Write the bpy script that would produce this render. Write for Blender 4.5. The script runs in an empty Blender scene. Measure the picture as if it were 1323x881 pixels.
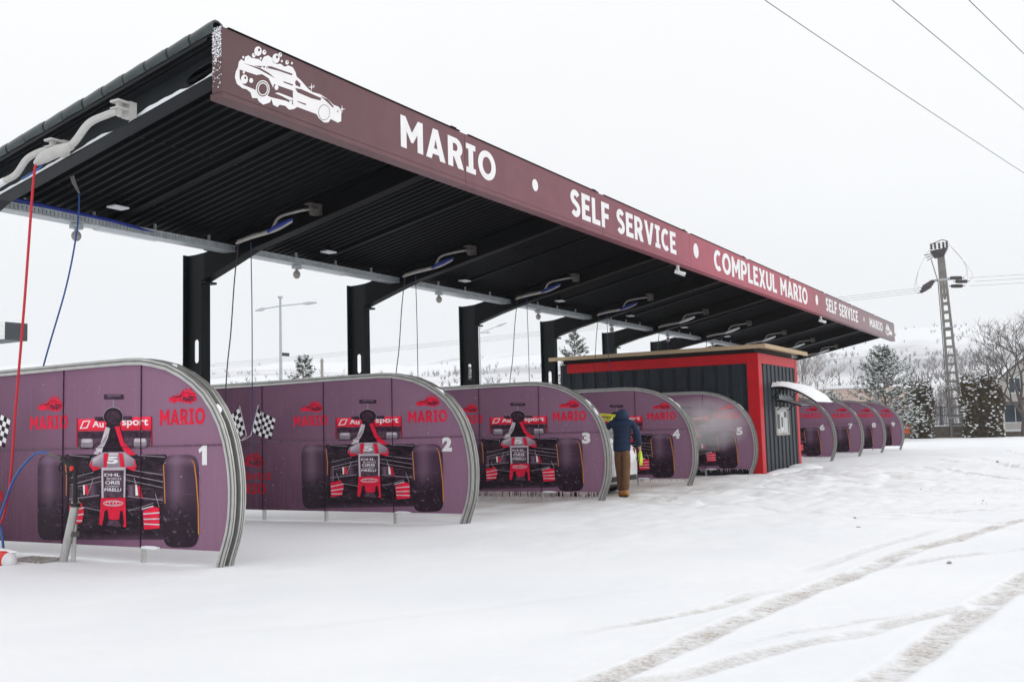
import bpy, bmesh, math, random
import numpy as np
from mathutils import Vector, Matrix
from mathutils.geometry import tessellate_polygon
random.seed(7); RNG = np.random.default_rng(7)
SC = bpy.context.scene; COL = SC.collection
R = math.radians

# ------------------------------------------------------------------ camera
cd = bpy.data.cameras.new('camera'); cam = bpy.data.objects.new('camera', cd); COL.objects.link(cam)
cd.sensor_width = 36.0; cd.lens = 36.0*1312.07/1323.0; cd.clip_start = 0.05; cd.clip_end = 9000
yaw, pitch, roll = R(29.823), R(5.054), R(-1.553)
fw = Vector((math.cos(yaw)*math.cos(pitch), math.sin(yaw)*math.cos(pitch), math.sin(pitch)))
rt = Vector((math.sin(yaw), -math.cos(yaw), 0)); up = rt.cross(fw)
r2 = rt*math.cos(roll) + up*math.sin(roll); u2 = -rt*math.sin(roll) + up*math.cos(roll)
cam.matrix_world = Matrix(((r2.x, u2.x, -fw.x, 0), (r2.y, u2.y, -fw.y, 0), (r2.z, u2.z, -fw.z, 1.426), (0, 0, 0, 1)))
SC.camera = cam

# ------------------------------------------------------------------ overcast sky and soft sun
SUN_EL, SUN_AZ = R(42), R(-70)            # azimuth measured from +X towards +Y
w = bpy.data.worlds.new('World'); SC.world = w; w.use_nodes = True
nt = w.node_tree; nt.nodes.clear()
def wn(t, **k):
    n = nt.nodes.new(t)
    for a, b in k.items(): setattr(n, a, b)
    return n
sky = wn('ShaderNodeTexSky', sky_type='NISHITA', sun_disc=False, sun_elevation=SUN_EL, sun_rotation=R(90)-SUN_AZ, air_density=1.0, dust_density=4.0)
skm = wn('ShaderNodeMix', data_type='RGBA', blend_type='MULTIPLY'); skm.inputs['Factor'].default_value = 1.0
skm.inputs[7].default_value = (.1, .1, .1, 1)
tc = wn('ShaderNodeTexCoord'); sx = wn('ShaderNodeSeparateXYZ')
ramp = wn('ShaderNodeValToRGB')
ramp.color_ramp.elements[0].position = 0.0; ramp.color_ramp.elements[0].color = (.80, .83, .865, 1)
ramp.color_ramp.elements[1].position = 0.55; ramp.color_ramp.elements[1].color = (1.14, 1.14, 1.14, 1)
e = ramp.color_ramp.elements.new(.22); e.color = (1.0, 1.01, 1.015, 1)
noi = wn('ShaderNodeTexNoise'); noi.inputs['Scale'].default_value = 1.6; noi.inputs['Detail'].default_value = 4
mad = wn('ShaderNodeMath', operation='MULTIPLY_ADD'); mad.inputs[1].default_value = .14; mad.inputs[2].default_value = .93
cl = wn('ShaderNodeMix', data_type='RGBA', blend_type='MULTIPLY'); cl.inputs['Factor'].default_value = 1.0
mx = wn('ShaderNodeMix', data_type='RGBA'); mx.inputs['Factor'].default_value = .90
bg = wn('ShaderNodeBackground'); bg.inputs['Strength'].default_value = 1.0; wo = wn('ShaderNodeOutputWorld')
L = nt.links.new
L(tc.outputs['Generated'], sx.inputs[0]); L(sx.outputs['Z'], ramp.inputs[0]); L(tc.outputs['Generated'], noi.inputs['Vector'])
L(noi.outputs['Fac'], mad.inputs[0]); L(ramp.outputs[0], cl.inputs[6]); L(mad.outputs[0], cl.inputs[7])
L(sky.outputs[0], skm.inputs[6]); L(skm.outputs[2], mx.inputs[6]); L(cl.outputs[2], mx.inputs[7]); L(mx.outputs[2], bg.inputs[0]); L(bg.outputs[0], wo.inputs[0])
sl = bpy.data.lights.new('sun', 'SUN'); sl.energy = 0.6; sl.angle = R(35); sl.color = (1, .97, .93)
so = bpy.data.objects.new('sun', sl); COL.objects.link(so)
sd = Vector((math.cos(SUN_EL)*math.cos(SUN_AZ), math.cos(SUN_EL)*math.sin(SUN_AZ), math.sin(SUN_EL)))
so.rotation_euler = (-sd).to_track_quat('-Z', 'Y').to_euler(); so.location = (0, 0, 30)
SC.view_settings.view_transform = 'Standard'; SC.view_settings.look = 'None'; SC.view_settings.exposure = 0.0; SC.view_settings.gamma = 1
SC.cycles.max_bounces = 8; SC.cycles.diffuse_bounces = 4; SC.cycles.volume_bounces = 2; SC.cycles.transparent_max_bounces = 12

# ------------------------------------------------------------------ helpers
def s2l(*c):
    return tuple((x/255/12.92 if x/255 <= .04045 else ((x/255+.055)/1.055)**2.4) for x in c)
MATS = {}
def mat(name, rgb, rough=.6, metal=0., var=.12, scale=6., bump=0., spec=.4, stretch=None, dust=0., bscale=None):
    """procedural material: base colour broken by two octaves of noise, optional bump and snow dust"""
    m = bpy.data.materials.new(name); m.use_nodes = True; t = m.node_tree; b = t.nodes['Principled BSDF']; l = t.links.new
    b.inputs['Roughness'].default_value = rough; b.inputs['Metallic'].default_value = metal; b.inputs['Specular IOR Level'].default_value = spec
    c = s2l(*rgb) if max(rgb) > 1 else rgb
    co = t.nodes.new('ShaderNodeTexCoord'); mp = t.nodes.new('ShaderNodeMapping'); l(co.outputs['Object'], mp.inputs[0])
    if stretch: mp.inputs['Scale'].default_value = stretch
    n = t.nodes.new('ShaderNodeTexNoise'); n.inputs['Scale'].default_value = scale; n.inputs['Detail'].default_value = 6; n.inputs['Roughness'].default_value = .65
    l(mp.outputs[0], n.inputs['Vector'])
    r = t.nodes.new('ShaderNodeValToRGB'); r.color_ramp.elements[0].position = .3; r.color_ramp.elements[1].position = .7
    r.color_ramp.elements[0].color = tuple(x*(1-var) for x in c)+(1,); r.color_ramp.elements[1].color = tuple(min(1, x*(1+var)) for x in c)+(1,)
    l(n.outputs['Fac'], r.inputs[0]); out = r.outputs[0]
    if dust > 0:
        n2 = t.nodes.new('ShaderNodeTexNoise'); n2.inputs['Scale'].default_value = 55; n2.inputs['Detail'].default_value = 3; l(co.outputs['Object'], n2.inputs['Vector'])
        r2_ = t.nodes.new('ShaderNodeValToRGB'); r2_.color_ramp.elements[0].position = .70-dust; r2_.color_ramp.elements[1].position = .74-dust*.8
        l(n2.outputs['Fac'], r2_.inputs[0]); mxn = t.nodes.new('ShaderNodeMix'); mxn.data_type = 'RGBA'
        l(r2_.outputs[0], mxn.inputs['Factor']); l(out, mxn.inputs[6]); mxn.inputs[7].default_value = (.75, .77, .8, 1); out = mxn.outputs[2]
    l(out, b.inputs['Base Color'])
    rr = t.nodes.new('ShaderNodeMapRange'); rr.inputs['To Min'].default_value = max(0, rough-.1); rr.inputs['To Max'].default_value = min(1, rough+.1)
    l(n.outputs['Fac'], rr.inputs[0]); l(rr.outputs[0], b.inputs['Roughness'])
    if bump:
        nb = t.nodes.new('ShaderNodeTexNoise'); nb.inputs['Scale'].default_value = bscale or scale*4; nb.inputs['Detail'].default_value = 5; l(mp.outputs[0], nb.inputs['Vector'])
        bp = t.nodes.new('ShaderNodeBump'); bp.inputs['Strength'].default_value = bump; bp.inputs['Distance'].default_value = .02; l(nb.outputs['Fac'], bp.inputs['Height']); l(bp.outputs[0], b.inputs['Normal'])
    MATS[name] = m; return m
M = MATS
mat('steel_black', (.0032, .0036, .0045), .5, 0, .3, 3, spec=.09)
mat('steel_column', (.0055, .0080, .0095), .45, 0, .3, 2.5, spec=.16, stretch=(1, 1, .3))
mat('soffit', (.0030, .0038, .0050), .5, 0, .35, 2, spec=.09, dust=.0)
mat('gable_beam', (.012, .015, .018), .5, 0, .25, 3, spec=.25)
mat('tile', (.040, .054, .054), .3, 0, .35, 4, bump=.1)
mat('aluminium', (.50, .50, .48), .38, .55, .14, 5, stretch=(1, 1, 1), bump=.04)
mat('alu_dark', (.16, .16, .155), .5, .3, .3, 5)
mat('channel_dark', (.028, .028, .028), .6, .1, .5, 8)
mat('galvanised', (.46, .50, .52), .45, .35, .2, 9)
mat('snow', (.86, .88, .91), .8, 0, .03, 3, bump=.25, bscale=9, spec=.2)
mat('white_paint', (.78, .79, .80), .4, 0, .04, 4)
mat('letter_white', (.82, .81, .82), .5, 0, .05, 4)
mat('red_frame', (.52, .012, .020), .4, 0, .12, 2, spec=.15)
mat('kiosk_clad', (.024, .030, .039), .45, 0, .18, 3, spec=.15)
mat('kiosk_roof_wood', (.48, .36, .23), .75, 0, .25, 3, stretch=(1, 6, 20), bump=.15)
mat('kiosk_dark', (.012, .012, .013), .7)
mat('poly_clear', (.55, .58, .6), .25, 0, .15, 8)
mat('paper', (.62, .62, .60), .6, 0, .45, 9, stretch=(1, 1, 1))
mat('paper_dark', (.12, .12, .12), .6, 0, .4, 9)
mat('boom_grey', (.42, .39, .37), .45, .1, .2, 8)
mat('boom_pale', (.52, .51, .49), .45, .05, .12, 8)
mat('boom_brown', (.14, .125, .115), .5, .2, .3, 8)
mat('hose_red', (.55, .015, .03), .4, 0, .2, 40)
mat('hose_blue', (.03, .10, .33), .35, 0, .25, 30)
mat('hose_black', (.02, .02, .022), .45)
mat('hose_dark_blue', (.02, .04, .14), .4)
mat('blue_wrap', (.015, .035, .25), .4, 0, .3, 30)
mat('rubber', (.018, .018, .018), .7)
mat('navy', (.007, .024, .066), .75, 0, .25, 10, bump=.5, bscale=28)
mat('trouser', (.17, .085, .042), .9, 0, .2, 12, bump=.3, bscale=40)
mat('boot', (.42, .18, .04), .8, 0, .2, 14)
mat('skin', (.50, .30, .22), .55, 0, .08, 10)
mat('dark_knit', (.015, .017, .022), .9)
mat('yellow_green', (.55, .72, .04), .5, 0, .15, 14)
mat('yellow', (.72, .68, .05), .5, 0, .1, 12)
mat('car_white', (.72, .73, .74), .22, 0, .03, 2, spec=.6)
mat('car_glass', (.012, .014, .016), .06, 0, .1, 2, spec=.7)
mat('car_lamp', (.35, .01, .012), .2)
mat('car_black', (.016, .016, .016), .6)
mat('concrete', (.21, .20, .185), .85, 0, .2, 3, bump=.2)
mat('wall_stone', (.17, .145, .12), .9, 0, .3, 3, bump=.3)
mat('fence_metal', (.05, .065, .085), .5)
mat('insulator', (.06, .05, .055), .3, 0, .3, 5)
mat('wire', (.05, .05, .055), .6)
mat('bark', (.11, .09, .085), .9, 0, .3, 6)
mat('bark_pine', (.15, .085, .06), .9, 0, .3, 6)
mat('birch', (.19, .16, .15), .9, 0, .3, 6)
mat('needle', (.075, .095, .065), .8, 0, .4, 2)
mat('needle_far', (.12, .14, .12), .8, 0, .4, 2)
mat('thuja', (.105, .070, .042), .85, 0, .5, 3)
mat('thuja_green', (.085, .080, .042), .85, 0, .5, 3)
mat('thuja_core', (.035, .026, .018), .95)
mat('orange', (.80, .13, .03), .5)
mat('plaster_pink', (.55, .43, .38), .85, 0, .12, 2)
mat('plaster_grey', (.52, .50, .47), .85, 0, .12, 1)
mat('roof_dark', (.10, .095, .09), .8)
mat('window_glass', (.05, .07, .09), .12, 0, .2, 1)
mat('lamp_post', (.42, .45, .48), .5, .3)
mat('facade_white', (.70, .72, .72), .6)
mat('facade_dark', (.03, .04, .048), .5)
mat('slush', (.46, .43, .42), .7, 0, .4, 14, bump=.6, bscale=30)
mat('clod', (.36, .33, .31), .9, 0, .4, 12)
mat('ice', (.50, .42, .43), .25, 0, .25, 20)
mat('barrier_red', (.70, .03, .02), .4); mat('barrier_white', (.75, .76, .78), .5)
mat('lamp_white', (.80, .82, .84), .4)
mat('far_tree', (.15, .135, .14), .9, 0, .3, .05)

class MB:
    def __init__(s): s.v = []; s.f = []; s.m = []
    def add(s, vs, fs, mi=0):
        o = len(s.v); s.v += [tuple(x) for x in vs]; s.f += [tuple(i+o for i in q) for q in fs]; s.m += [mi]*len(fs); return s
    def box(s, x0, x1, y0, y1, z0, z1, mi=0, mtx=None):
        vs = [Vector((x, y, z)) for x in (x0, x1) for y in (y0, y1) for z in (z0, z1)]
        if mtx: vs = [mtx @ q for q in vs]
        return s.add(vs, [(0, 1, 3, 2), (4, 6, 7, 5), (0, 4, 5, 1), (2, 3, 7, 6), (0, 2, 6, 4), (1, 5, 7, 3)], mi)
    def tube(s, pts, rad, n=8, mi=0, caps=True):
        pts = [Vector(q) for q in pts]; k = len(pts); rad = [rad]*k if not hasattr(rad, '__len__') else rad
        vs = []; prev = None
        for i, q in enumerate(pts):
            d = (pts[min(i+1, k-1)]-pts[max(i-1, 0)]).normalized()
            if prev is None:
                a = Vector((0, 0, 1)) if abs(d.z) < .9 else Vector((1, 0, 0))
                u_ = d.cross(a).normalized()
            else:
                u_ = (prev - d*prev.dot(d)).normalized()
            prev = u_; v_ = d.cross(u_)
            vs += [q + (u_*math.cos(t)+v_*math.sin(t))*rad[i] for t in (2*math.pi*j/n for j in range(n))]
        fs = [(i*n+j, i*n+(j+1) % n, (i+1)*n+(j+1) % n, (i+1)*n+j) for i in range(k-1) for j in range(n)]
        if caps: fs += [tuple(range(n-1, -1, -1)), tuple((k-1)*n+j for j in range(n))]
        return s.add(vs, fs, mi)
    def prism(s, poly, to3, d0, d1, mi=0, holes=()):
        """polygon (2-D list, optional holes) thickened between depths d0 and d1; to3(a, b, d) -> point"""
        loops = [poly]+list(holes); flat = [q for l in loops for q in l]; n = len(flat)
        tris = tessellate_polygon([[Vector((a, b, 0)) for a, b in l] for l in loops])
        vs = [to3(a, b, d0) for a, b in flat]+[to3(a, b, d1) for a, b in flat]
        fs = [tuple(t) for t in tris]+[tuple(i+n for i in reversed(t)) for t in tris]; o = 0
        for l in loops:
            k = len(l); fs += [(o+i, o+(i+1) % k, n+o+(i+1) % k, n+o+i) for i in range(k)]; o += k
        return s.add(vs, fs, mi)
    def flat(s, poly, to3, d, mi=0, holes=()):
        loops = [poly]+list(holes); flat = [q for l in loops for q in l]
        tris = tessellate_polygon([[Vector((a, b, 0)) for a, b in l] for l in loops])
        return s.add([to3(a, b, d) for a, b in flat], [tuple(t) for t in tris], mi)
    def ell(s, c, r, n=10, k=6, mi=0, jitter=0):
        vs = []; 
        for i in range(1, k):
            th = math.pi*i/k
            for j in range(n):
                ph = 2*math.pi*j/n; q = 1+random.uniform(-jitter, jitter)
                vs.append((c[0]+r[0]*q*math.sin(th)*math.cos(ph), c[1]+r[1]*q*math.sin(th)*math.sin(ph), c[2]+r[2]*q*math.cos(th)))
        a = len(vs); vs += [(c[0], c[1], c[2]+r[2]), (c[0], c[1], c[2]-r[2])]
        fs = [(i*n+j, (i+1)*n+j, (i+1)*n+(j+1) % n, i*n+(j+1) % n) for i in range(k-2) for j in range(n)]
        fs += [(a, j, (j+1) % n) for j in range(n)]+[(a+1, (k-2)*n+(j+1) % n, (k-2)*n+j) for j in range(n)]
        return s.add(vs, fs, mi)
    def mesh(s, name, mats, smooth=False, fix=True):
        me = bpy.data.meshes.new(name); me.from_pydata(s.v, [], s.f)
        for q in (mats if isinstance(mats, (list, tuple)) else [mats]): me.materials.append(M[q] if isinstance(q, str) else q)
        if any(s.m): me.polygons.foreach_set('material_index', s.m)
        if fix:
            b = bmesh.new(); b.from_mesh(me); bmesh.ops.recalc_face_normals(b, faces=b.faces); b.to_mesh(me); b.free()
        if smooth:
            me.polygons.foreach_set('use_smooth', [True]*len(me.polygons)); 
            me.set_sharp_from_angle(angle=R(40))
        me.update(); return me
    def build(s, name, mats, parent=None, smooth=False, fix=True):
        return link(name, s.mesh(name, mats, smooth, fix), parent)
def link(name, me, parent=None):
    o = bpy.data.objects.new(name, me); COL.objects.link(o)
    if parent: o.parent = parent
    return o
def tag(o, label=None, cat=None, group=None, kind=None):
    if label: o['label'] = label
    if cat: o['category'] = cat
    if group: o['group'] = group
    if kind: o['kind'] = kind
    return o
def thing(name, label, cat, loc=(0, 0, 0), group=None, rz=0):
    o = bpy.data.objects.new(name, None); o.empty_display_size = .2; COL.objects.link(o); o.location = loc; o.rotation_euler = (0, 0, rz)
    return tag(o, label, cat, group)
def smooth_path(pts, n=6):
    """Catmull-Rom through the points"""
    P = [Vector(q) for q in pts]; P = [P[0]*2-P[1]]+P+[P[-1]*2-P[-2]]; out = []
    for i in range(1, len(P)-2):
        for k in range(n):
            t = k/n; a, b, c, d = P[i-1:i+3]
            out.append(.5*((2*b)+(c-a)*t+(2*a-5*b+4*c-d)*t*t+(-a+3*b-3*c+d)*t**3))
    return out+[P[-2]]
def bevel(o, wdt=.01, seg=2):
    b = bmesh.new(); b.from_mesh(o.data); bmesh.ops.bevel(b, geom=list(b.edges), offset=wdt, segments=seg, affect='EDGES', profile=.6); b.to_mesh(o.data); b.free(); return o
# ---- lettering: block capitals as outlines (height 1)
def arc(cx, cy, rx, ry, a0, a1, n=14): return [(cx+rx*math.cos(R(a0+(a1-a0)*i/n)), cy+ry*math.sin(R(a0+(a1-a0)*i/n))) for i in range(n+1)]
def stroke(pts, wd):
    l, r = [], []; k = len(pts)
    for i, (x, y) in enumerate(pts):
        a = pts[max(i-1, 0)]; b = pts[min(i+1, k-1)]; dx, dy = b[0]-a[0], b[1]-a[1]; d = math.hypot(dx, dy) or 1
        l.append((x-dy/d*wd/2, y+dx/d*wd/2)); r.append((x+dy/d*wd/2, y-dx/d*wd/2))
    return l+r[::-1]
G = {
 'M': (.90, [[(0, 0), (0, 1), (.2, 1), (.45, .56), (.70, 1), (.90, 1), (.90, 0), (.67, 0), (.67, .55), (.49, .24), (.41, .24), (.23, .55), (.23, 0)]]),
 'A': (.84, [[(0, 0), (.31, 1), (.53, 1), (.84, 0), (.60, 0), (.55, .17), (.29, .17), (.24, 0)], [(.345, .36), (.495, .36), (.42, .66)]]),
 'R': (.72, [[(0, 0), (0, 1), (.36, 1)]+arc(.36, .68, .31, .32, 80, -50, 10)+[(.72, 0), (.45, 0), (.27, .35), (.23, .35), (.23, 0)], [(.23, .81), (.34, .81)]+arc(.34, .68, .10, .13, 80, -80, 8)+[(.34, .55), (.23, .55)]]),
 'I': (.46, [[(0, 0), (0, .19), (.115, .19), (.115, .81), (0, .81), (0, 1), (.46, 1), (.46, .81), (.345, .81), (.345, .19), (.46, .19), (.46, 0)]]),
 'O': (.90, [arc(.45, .5, .45, .52, 0, 345, 23), arc(.45, .5, .225, .30, 0, 345, 23)]),
 'S': (.62, [stroke(arc(.31, .715, .195, .185, 25, 265, 12)+arc(.31, .295, .2, .195, 80, -150, 12), .22)]),
 'E': (.58, [[(0, 0), (0, 1), (.56, 1), (.56, .8), (.23, .8), (.23, .61), (.50, .61), (.50, .41), (.23, .41), (.23, .2), (.58, .2), (.58, 0)]]),
 'L': (.56, [[(0, 0), (0, 1), (.23, 1), (.23, .2), (.56, .2), (.56, 0)]]),
 'F': (.56, [[(0, 0), (0, 1), (.56, 1), (.56, .8), (.23, .8), (.23, .58), (.51, .58), (.51, .38), (.23, .38), (.23, 0)]]),
 'V': (.82, [[(0, 1), (.31, 0), (.51, 0), (.82, 1), (.575, 1), (.41, .40), (.245, 1)]]),
 'C': (.72, [stroke(arc(.41, .5, .30, .39, 50, 310, 20), .22)]),
 'P': (.70, [[(0, 0), (0, 1), (.38, 1)]+arc(.38, .665, .31, .335, 80, -80, 12)+[(.38, .33), (.23, .33), (.23, 0)], [(.23, .81), (.36, .81)]+arc(.36, .665, .10, .14, 80, -80, 8)+[(.36, .52), (.23, .52)]]),
 'X': (.82, [[(0, 0), (.27, .51), (.02, 1), (.28, 1), (.41, .71), (.54, 1), (.80, 1), (.55, .51), (.82, 0), (.55, 0), (.41, .30), (.27, 0)]]),
 'U': (.74, [[(0, 1), (.23, 1), (.23, .36)]+arc(.37, .36, .14, .17, 180, 360, 8)+[(.51, 1), (.74, 1), (.74, .36)]+arc(.37, .36, .37, .38, 0, -180, 14)]),
 ' ': (.34, [])}
def word(mb, txt, to3, a0, a1, b0, b1, d, mi=0, gap=.09):
    """lay a word of block capitals into the rectangle a0..a1 x b0..b1"""
    tot = sum(G[c][0] for c in txt)+gap*(len(txt)-1); k = (a1-a0)/tot; x = 0
    for c in txt:
        wd, loops = G[c]
        if loops:
            q = [[(a0+(x+px)*k, b0+py*(b1-b0)) for px, py in l] for l in loops]; mb.flat(q[0], to3, d, mi, q[1:])
        x += wd+gap
def bfont(txt, bold=.0):
    """outline text from the built-in font as 2-D triangles, height of a capital about 0.7"""
    cu = bpy.data.curves.new('t', 'FONT'); cu.body = txt; cu.size = 1; cu.offset = bold; cu.align_x = 'CENTER'; cu.resolution_u = 4
    o = bpy.data.objects.new('t', cu); COL.objects.link(o); dg = bpy.context.evaluated_depsgraph_get(); dg.update()
    me = bpy.data.meshes.new_from_object(o.evaluated_get(dg)); vs = [(q.co.x, q.co.y) for q in me.vertices]; fs = [tuple(q.vertices) for q in me.polygons]
    bpy.data.objects.remove(o); bpy.data.curves.remove(cu); bpy.data.meshes.remove(me)
    ys = [q[1] for q in vs]; xs = [q[0] for q in vs]; x0, x1, y0, y1 = min(xs), max(xs), min(ys), max(ys)
    return [((x-x0)/(x1-x0), (y-y0)/(y1-y0)) for x, y in vs], fs
def btext(mb, txt, to3, a0, a1, b0, b1, d, mi=0, bold=.015):
    vs, fs = bfont(txt, bold); mb.add([to3(a0+(a1-a0)*x, b0+(b1-b0)*y, d) for x, y in vs], fs, mi)
def hmap(H):
    def f(x, y):
        q = H[6]*x+H[7]*y+H[8]; return ((H[0]*x+H[1]*y+H[2])/q, (H[3]*x+H[4]*y+H[5])/q)
    return f

# ------------------------------------------------------------------ snowy ground with tyre tracks
def vnoise(x, y, sc, seed):
    g = np.random.default_rng(seed).random((257, 257)); x = x/sc; y = y/sc
    xi = np.floor(x).astype(int); yi = np.floor(y).astype(int); fx = x-xi; fy = y-yi
    fx = fx*fx*(3-2*fx); fy = fy*fy*(3-2*fy); a = xi % 256; b = yi % 256
    return (g[a, b]*(1-fx)+g[a+1, b]*fx)*(1-fy)+(g[a, b+1]*(1-fx)+g[a+1, b+1]*fx)*fy-.5
def graded(parts):
    out = [np.array([parts[0][0]])]
    for a, b, st in parts: out.append(np.linspace(a, b, max(2, int(round((b-a)/st))+1))[1:])
    return np.concatenate(out)
gx = graded([(-3000, -600, 400), (-600, -60, 60), (-60, 0, 4), (0, 4.4, .3), (4.4, 11, .021), (11, 18, .09), (18, 32, .13), (32, 60, .5), (60, 95, 1.5), (95, 400, 20), (400, 1000, 100), (1000, 3500, 500)])
gy = graded([(-3000, -600, 400), (-600, -60, 60), (-60, -10, 5), (-10, -6, .5), (-6, -.5, .2), (-.5, 3.6, .021), (3.6, 9.5, .075), (9.5, 16, .2), (16, 60, 2), (60, 400, 20), (400, 1000, 100), (1000, 3500, 500)])
X, Y = np.meshgrid(gx, gy, indexing='ij')
near = np.exp(-((np.hypot(X-12, Y-4))/45.)**2)
Z = near*(.07*vnoise(X, Y, 5.5, 1)+.035*vnoise(X, Y, 1.7, 2)+.018*vnoise(X, Y, .45, 3)+.006*vnoise(X, Y, .12, 4)-.03*np.clip(vnoise(X, Y, .9, 5)-.3, 0, 1))
# churned snow in front of the middle bays
ch = np.clip(1.25-np.hypot((X-25)/13, (Y-5.6)/4.0), 0, 1)
Z += ch*(.13*vnoise(X, Y, .9, 8)+.16*np.abs(vnoise(X, Y, .42, 9))+.07*vnoise(X, Y, .2, 10))
far = np.clip(1.3-np.hypot((X-42)/22, (Y-1)/7), 0, 1); Z += far*(.16*vnoise(X, Y, 2.4, 41)+.10*vnoise(X, Y, 1.2, 42))
D = np.zeros_like(Z)
TR = [  # points, width, depth, dirt
 ([(4.6, 2.75), (5.11, 2.66), (5.83, 2.55), (6.55, 2.47), (7.58, 2.39), (8.58, 2.32), (9.49, 2.17), (10.42, 2.03), (11.66, 1.89), (13.01, 1.61), (15.76, .99), (20, -.4)], .26, .016, 1.0),
 ([(6.49, 3.34), (7.25, 3.02), (7.95, 2.74), (8.68, 2.6), (8.99, 2.31)], .17, .012, .75),
 ([(4.9, 2.7), (5.52, 2.35), (5.95, 2.14), (6.75, 1.84), (7.27, 1.51), (7.92, 1.31), (8.52, 1.01), (8.93, .87), (10.5, .2)], .20, .012, .62),
 ([(6.44, 2.3), (7.01, 1.99), (7.83, 1.54), (8.4, 1.12)], .12, .009, .5),
 ([(5.0, 1.30), (5.66, 1.23), (5.91, 1.2), (6.55, 1.1), (7.41, 1.0), (8.31, .91), (9.24, .78), (10.25, .65), (14, -.1)], .26, .016, .95),
 ([(9.72, 2.56), (11.88, 2.3), (14.5, 1.87)], .2, .012, .4), ([(10.29, 2.01), (11.31, 1.48), (12.15, .83), (13.2, -.3)], .16, .012, .55),
 ([(16.62, 3.35), (16.6, 2.13), (18.47, 1.14), (22, -.5)], .2, .025, .65), ([(15.42, 2.27), (15.35, 1.84), (15.3, 1.33), (15.2, -.5)], .18, .03, .9),
 ([(19.5, 8.0), (17.84, 6.41), (17.05, 5.29), (16.17, 4.21), (15.49, 3.23), (15.42, 2.27)], .18, .03, .3),
 ([(22.33, 2.3), (24.46, 2.0), (25.6, 1.55), (33, 0)], .2, .03, .35), ([(34, 6), (30, 3.4), (27, 1.8), (25, 0)], .24, .03, .7),
 ([(38, 5), (34, 2.9), (32, 1.2), (31, -1)], .24, .04, .8), ([(16.0, 3.4), (15.7, 2.0), (15.9, .6), (16.6, -1)], .13, .02, .45), ([(17.2, 3.6), (17.0, 2.2), (17.3, .8), (18.2, -.6)], .16, .025, .6), ([(18.4, 4.2), (18.3, 2.8), (18.8, 1.4), (20, 0)], .17, .025, .6), ([(20.2, 4.4), (19.8, 2.6), (20.4, 1.2), (21.5, -.4)], .16, .03, .35), ([(14.6, 2.2), (14.5, 1.3), (14.7, .3)], .1, .015, .3), ([(22.0, 4.6), (21.6, 3.0), (22.3, 1.3), (24, -.4)], .16, .03, .35), ([(45, 6), (38, 3.2), (33, 2.4), (29, .2), (27, -1.5)], .24, .04, .5), ([(52, 5), (44, 2.4), (38, 1.0), (34, -2)], .26, .05, .55),
 ([(5.2, 6.2), (6.4, 5.2), (7.6, 4.3), (9, 3.3)], .25, .006, .05)]
for pts, wd, dep, dirt in TR:
    pp = [tuple(q)[:2] for q in smooth_path([(a, b, 0) for a, b in pts], 5)]; best = np.full(Z.shape, 9.)
    x0, x1 = min(q[0] for q in pp)-.6, max(q[0] for q in pp)+.6; y0, y1 = min(q[1] for q in pp)-.6, max(q[1] for q in pp)+.6
    ii = np.where((gx > x0) & (gx < x1))[0]; jj = np.where((gy > y0) & (gy < y1))[0]
    if not len(ii) or not len(jj): continue
    sl_ = np.ix_(ii, jj); xs, ys = X[sl_], Y[sl_]; b = best[sl_]; s_ = np.zeros_like(b); acc = 0.
    for (ax, ay), (bx, by) in zip(pp[:-1], pp[1:]):
        dx, dy = bx-ax, by-ay; ln = math.hypot(dx, dy)+1e-9; t = np.clip(((xs-ax)*dx+(ys-ay)*dy)/ln**2, 0, 1)
        d = np.hypot(xs-ax-t*dx, ys-ay-t*dy); u = d < b; b[u] = d[u]; s_[u] = (acc+t*ln)[u]; acc += ln
    b = b*(1+.35*vnoise(xs, ys, .25, 11))
    q = np.clip(1-(b/(wd*.5))**4, 0, 1); rim = np.exp(-((b-wd*.58)/(.06))**2)
    tread = .5+.5*np.sign(np.sin((s_+b*.6)*2*math.pi/.085))*np.abs(np.sin((s_+b*.6)*2*math.pi/.085))**.5
    fade = np.clip(np.minimum(s_, acc-s_)/.9, 0, 1)
    Z[sl_] += fade*(-dep*q*(.62+.38*tread)+rim*dep*.3*(.6+.8*(vnoise(xs, ys, .09, 12)+.5)))
    nz = np.clip(.72+.8*vnoise(xs, ys, .3, 13)+.9*vnoise(xs, ys, .06, 14), 0, 1)
    D[sl_] = np.maximum(D[sl_], fade*dirt*q*nz*(.72+.28*tread))
# wet slush below the used bays
sl2 = np.clip(1.5-np.hypot((X-21)/5.5, (Y-10.6)/3.0), 0, 1)*np.clip(.75+1.4*vnoise(X, Y, .5, 21), 0, 1)
D = np.maximum(D, np.clip(sl2, 0, .95))
sl4 = np.clip(1.4-np.hypot((X-25)/6.5, (Y-10.2)/2.2), 0, 1)*np.clip(.45+1.5*vnoise(X, Y, .4, 25)+.6*vnoise(X, Y, .12, 26), 0, 1); D = np.maximum(D, np.clip(sl4, 0, .8))
sl3 = np.clip(1.15-np.hypot((X-27)/10, (Y-5.5)/3.), 0, 1)*np.clip(-.05+1.5*vnoise(X, Y, .45, 23)+.9*vnoise(X, Y, .15, 24), 0, 1)*.5
D = np.maximum(D, np.clip(sl3, 0, .5))
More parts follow.
